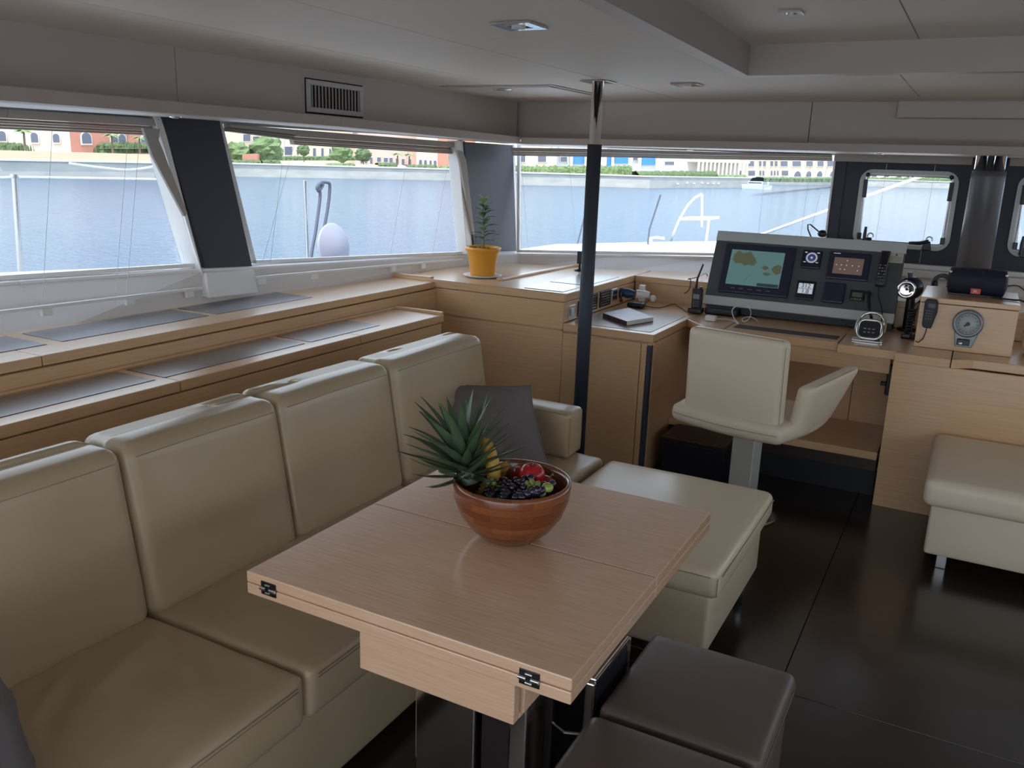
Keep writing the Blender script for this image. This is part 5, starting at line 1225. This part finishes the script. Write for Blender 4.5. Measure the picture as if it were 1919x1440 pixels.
hedgerow('green hedge before the pink building', 710, 744, 305, 319, NQ, 2)
hedgerow('green hedge below the four arches', 764, 820, 309, 321, NQ, 2)
hedgerow('green hedge below the small red building', 822, 885, 311, 323, NQ, 2, hedgel)
hedgerow('long green hedge on the quay left of the support post in the front window', 905, 1186, 311, 333, NQ, 2, hedgel)
hedgerow('long green hedge on the quay right of the support post', 1200, 1350, 321, 341, NQ, 2)
hedgerow('short hedge next to the moored white boat', 1352, 1405, 328, 341, NQ, 3, hedgel)
hedgerow('far hedge in front of the cream hotel', 1436, 1600, 332, 341, FQ, 3)
hedgerow('far hedge below the arcade in the left hatch', 1601, 1915, 333, 346, FQ, 3)
for x0, x1, y0, y1, l in ((527, 613, 303, 316, 'low yellow wall behind the quay in the second window'), (668, 712, 308, 319, 'low yellow wall before the pink building'), (745, 764, 310, 321, 'small cream wall block between two hedges')):
    D = qd(x0, NQ)+2.5; p, q = far(x0, y0, D), far(x1, y0, qd(x1, NQ)+2.5); h = p.z-ZW-1.3; p.z = q.z = ZW+1.3
    tag(MB().slab([p, q, q+Vector((q.x, q.y, 0)).normalized()*.8, p+Vector((p.x, p.y, 0)).normalized()*.8], (0, 0, max(.3, h))).build('garden_wall', yelw if 'yellow' in l else surr), l, 'wall')
def bush(label, px, py, w, T, d, mat, name='bush'):
    D = qd(px, T)+d; c = far(px, py, D); r = w/2/F*D*1.1; o = thing(name, label, 'tree', (c.x, c.y, ZW+1.3)); vs = MB(); vs.ball((0, 0, 0), 1, 18)
    V = []
    for v in vs.v:
        k = 1+.35*noise.noise(v*2.3+Vector((px, 0, 0)))+.2*noise.noise(v*6+Vector((px, 0, 0))); V.append(c+Vector((v.x*r*k, v.y*r*k, v.z*r*.8*k)))
    MB().add(V, vs.f, False).build('foliage', mat, o); MB().tube([(c.x, c.y, ZW+1.3), (c.x, c.y, c.z)], r*.08, 6).build('trunk', trunkm, o)
bush('bushy green tree left of the red planter in the second window', 446, 284, 36, NQ, 6, hedgel)
bush('wide green tree in the middle left of the second window', 499, 280, 50, NQ, 6, hedgel); bush('thin grey-green tree in front of the cream wing', 569, 282, 20, NQ, 10, hedge)
bush('round tree at the left end of the pink building', 681, 290, 26, NQ, 5, hedge); bush('yellow-green palm-like bush in the second window', 640, 287, 34, NQ, 8, hedgel)
def palm(label, px, py, w, T, d):
    D = qd(px, T)+d; c = far(px, py, D); R = w/2/F*D*1.25; o = thing('palm_tree', label, 'tree', (c.x, c.y, ZW+1.3), 'palm trees on the quay')
    MB().tube([(c.x, c.y, ZW+1.3), (c.x+.1, c.y, c.z)], [R*.12, R*.09], 7).build('trunk', trunkm, o)
    for k in range(14):
        a = 2*PI*k/14; dr = Vector((math.cos(a), math.sin(a), .35+.5*(k % 3)/3)); vs, fs = leaf(c, dr, R, R*.16, .55, n=5, fold=-.4); MB().add(vs, fs).build('frond', palmg, o)
palm('palm tree before the cream arched building', 43, 246, 28, NQ, 6); palm('palm tree between the red arched windows', 208, 254, 28, NQ, 6); palm('palm tree at the right edge of the nearest side window', 260, 259, 24, NQ, 6)
palm('dark palm tree right of the dark openings of the pink building', 744, 289, 22, NQ, 5); palm('dark palm tree beside the four arches', 766, 290, 22, NQ, 5)
pl_ = tag(MB().slab([far(454, 303, qd(454, NQ)+3), far(483, 303, qd(483, NQ)+3), far(483, 288, qd(483, NQ)+3), far(454, 289, qd(454, NQ)+3)], (-.5, .8, 0)).build('planter', redw), 'reddish planter wall in front of the green trees', 'planter')
# white fender balls along the near quay
for i, (a, b_) in enumerate(((45, 325), (175, 380), (280, 370), (355, 375), (440, 370), (505, 375), (565, 375), (620, 375))):
    px, py = 1240+a/5.815, 280+b_/5.815; D = qd(px, NQ)-.3; c = far(px, py, D)
    if i == 0: c = far(px, py, D+1.0); 
    od = ['', 'leftmost', 'second from the left', 'third from the left', 'middle', 'fifth from the left', 'second from the right', 'rightmost']
    tag(MB().ball(c, .16, 10).build('buoy', whitep), (od[i]+' of the seven white round buoys hung on the quay face') if i else 'single white round buoy lying on top of the quay edge', 'buoy', 'white buoys along the quay')
def boat(label, px, py, L, D, ang, name='motor_boat'):
    c = far(px, py, D); c.z = ZW; o = thing(name, label, 'boat', c); a = Vector((math.cos(ang), math.sin(ang), 0)); s = Vector((-a.y, a.x, 0)); X = frame(c, a, s, (0, 0, 1))
    hull = [(-L/2, -L*.14), (L*.2, -L*.15), (L/2, 0), (L*.2, L*.15), (-L/2, L*.14)]
    MB(X).slab([(x*.9, y*.8, -.1) for x, y in hull], (0, 0, .01)).build('keel', whitep, o)
    m = MB(X); lo = [(x*.92, y*.8, 0) for x, y in hull]; hi = [(x, y, L*.14) for x, y in hull]; m.add(lo+hi, [list(range(5))[::-1], list(range(5, 10))]+[[i, (i+1) % 5, 5+(i+1) % 5, 5+i] for i in range(5)]); m.build('hull', whitep, o)
    MB(X).slab([(-L*.3, -L*.1, L*.14), (L*.18, -L*.09, L*.14), (L*.18, L*.09, L*.14), (-L*.3, L*.1, L*.14)], (0, 0, L*.12)).build('cabin', whitep, o, bevel=.1)
    MB(X).slab([(-L*.28, -L*.102, L*.18), (L*.15, -L*.092, L*.18), (L*.15, L*.092, L*.18), (-L*.28, L*.102, L*.18)], (0, 0, L*.05)).build('cabin_windows', windm, o)
    MB(X).slab([(-L*.25, -L*.09, L*.27), (L*.05, -L*.08, L*.27), (L*.05, L*.08, L*.27), (-L*.25, L*.09, L*.27)], (0, 0, L*.02)).build('cabin_roof', whitep, o)
boat('small white motor boat moored at the end of the quay in the front window', 1419, 343, 4.2, 128, .2)
boat('large white motor boat close by, seen through the right hatch at the edge', 2125, 420, 12, 50, .9)
# our own deck, stanchions, lifeline, pulpit
cont = [(955, 470), (1040, 458), (1209, 454), (1336, 452), (1450, 462), (1600, 474), (1800, 490)]
dq = [at_z(a, b_, .85) for a, b_ in cont]
P_ = [(WB[6].x+.1, WB[6].y+.3), (WB[7].x, WB[7].y+.3), (WB[8].x, WB[8].y+.3), (-.7, HY+.25), (1.2, HY+.25)]
struct(MB().prism(P_+[(p.x, p.y) for p in reversed(dq)], .75, .85).build('foredeck', deckw))
def outt(name, label, cat, parts, mat=steel, **k):
    o = thing(name, label, cat, parts[0][1][0], **k)
    for nm, pts, r in parts: MB().tube(pts, r, 8).build(nm, mat, o)
    return o
XSD = -4.4
outt('stanchion', 'steel guard rail post outside the nearest side window', 'post', [('post', [Vector((XSD, at_x(44, 620, XSD).y, .482)), at_x(38, 515, XSD), at_x(27, 331, XSD)], .014), ('post_cap', [at_x(27, 334, XSD), at_x(27, 327, XSD)], .02)])
outt('stanchion', 'steel guard rail post outside the second side window', 'post', [('post', [Vector((XSD, at_x(583, 600, XSD).y, .482)), at_x(577, 495, XSD), at_x(571, 338, XSD)], .014)])
cable('thin white guard wire running past the nearest side window', [at_x(-200, 342, XSD), at_x(-60, 336, XSD), at_x(27, 332, XSD), at_x(150, 333.5, XSD), at_x(300, 336, XSD)], .006, whitep, 'guard_wire', 'wire')
cable('slack white line sagging before the quay in the nearest side window', [at_x(130, 306, XSD), at_x(190, 314, XSD), at_x(245, 318, XSD), at_x(300, 310, XSD)], .006, whitep, 'slack_line', 'rope')
rope = M('grey_rope', (.10, .11, .15), .8)
cable('dark grey rope knotted at its top outside the second side window', [Vector((-4.3, at_x(583, 488, -4.3).y, .49)), at_x(583, 488, -4.3), at_x(592, 430, -4.3), at_x(600, 365, -4.3), at_x(594, 354, -4.3), at_x(597, 346, -4.3), at_x(605, 345, -4.3), at_x(601, 354, -4.3), at_x(596, 358, -4.3), at_x(600, 343, -4.3), at_x(612, 342, -4.3), at_x(618, 348, -4.3), at_x(615, 385, -4.3), at_x(607, 430, -4.3)], .012, rope, 'knotted_rope', 'rope')
dm = M('frosted_plastic', (.30, .30, .37), .45)
c = at_x(625, 462, -4.2)
tag(MB().tube([c+Vector((0, 0, -.17)), (c.x, c.y, .482)], .012, 6).lathe([(0, -.012), (.165, -.012), (.172, 0), (.165, .012), (0, .012)], c, 40, Matrix.Rotation(math.radians(82), 3, 'Y')).build('round_fender', dm), 'pale round disc on a short rod outside the second side window', 'disc')
lb = thing('lifebuoy', 'white ring lifebuoy just outside by the corner pillar', 'lifebuoy', at_x(880, 470, -4.3)); c = at_x(884, 466, -4.3)
MB().tube(arc(c, .21, 0, 2*PI*31/32, 31, (0, 1, 0), (0, 0, 1)), .018, 8, closed=True).build('ring', whitep, lb); MB().tube([c+Vector((0, 0, -.22)), (c.x, c.y, .482)], .012, 6).build('holder', steel, lb)
YP = 8.75
pu = thing('bow_rail', 'white curved bow rail with a seat on the foredeck', 'rail', at_y(1262, 455, YP))
f3 = lambda a, b_: at_y(940+a*.3335, 100+b_*.3335, YP)
MB().tube([Vector((f3(950, 1070).x, YP, .852)), f3(950, 1055), f3(975, 990), f3(1003, 925), f3(1045, 855), f3(1085, 812), f3(1125, 790)], .012, 8).build('arched_tube', whitep, pu)
MB().tube([f3(1127, 792), f3(1125, 975)], .012, 8).build('upright', whitep, pu); MB().tube([f3(1165, 935), Vector((f3(1148, 1070).x, YP, .852))], .013, 8).build('upright', whitep, pu)
MB().slab([f3(1000, 938), f3(1165, 938), f3(1165, 925), f3(1000, 925)], (0, .4, 0)).build('rail_seat', whitep, pu)
outt('stanchion', 'thin post on the foredeck right of the support post', 'post', [('post', [Vector((at_y(1214, 458, 8.1).x, 8.1, .852)), at_y(1217, 430, 8.1), at_y(1238, 365, 8.1)], .009)], mat=rope)
outt('stanchion', 'thin post on the foredeck just left of the support post', 'post', [('post', [Vector((at_y(1082, 460, 7.6).x, 7.6, .852)), at_y(1097, 400, 7.6)], .008)], mat=rope)
cl = thing('deck_cleat', 'small white deck cleat on the foredeck edge', 'cleat', at_y(1228, 455, 8.2))
MB().tube([at_y(1216, 447, 8.2), at_y(1230, 445, 8.2), at_y(1245, 447, 8.2)], .014, 6).build('horn', whitep, cl); MB().tube([at_y(1219, 447, 8.2), Vector((at_y(1219, 460, 8.2).x, 8.2, .852))], .02, 6).build('foot', whitep, cl)
cable('thick white line running diagonally up past the window and the left hatch', [at_y(1405, 448, 9.5), at_y(1560, 391, 9.2), at_y(1745, 324, 8.9), at_y(1900, 268, 8.6)], .016, whitep, 'diagonal_line', 'rope')
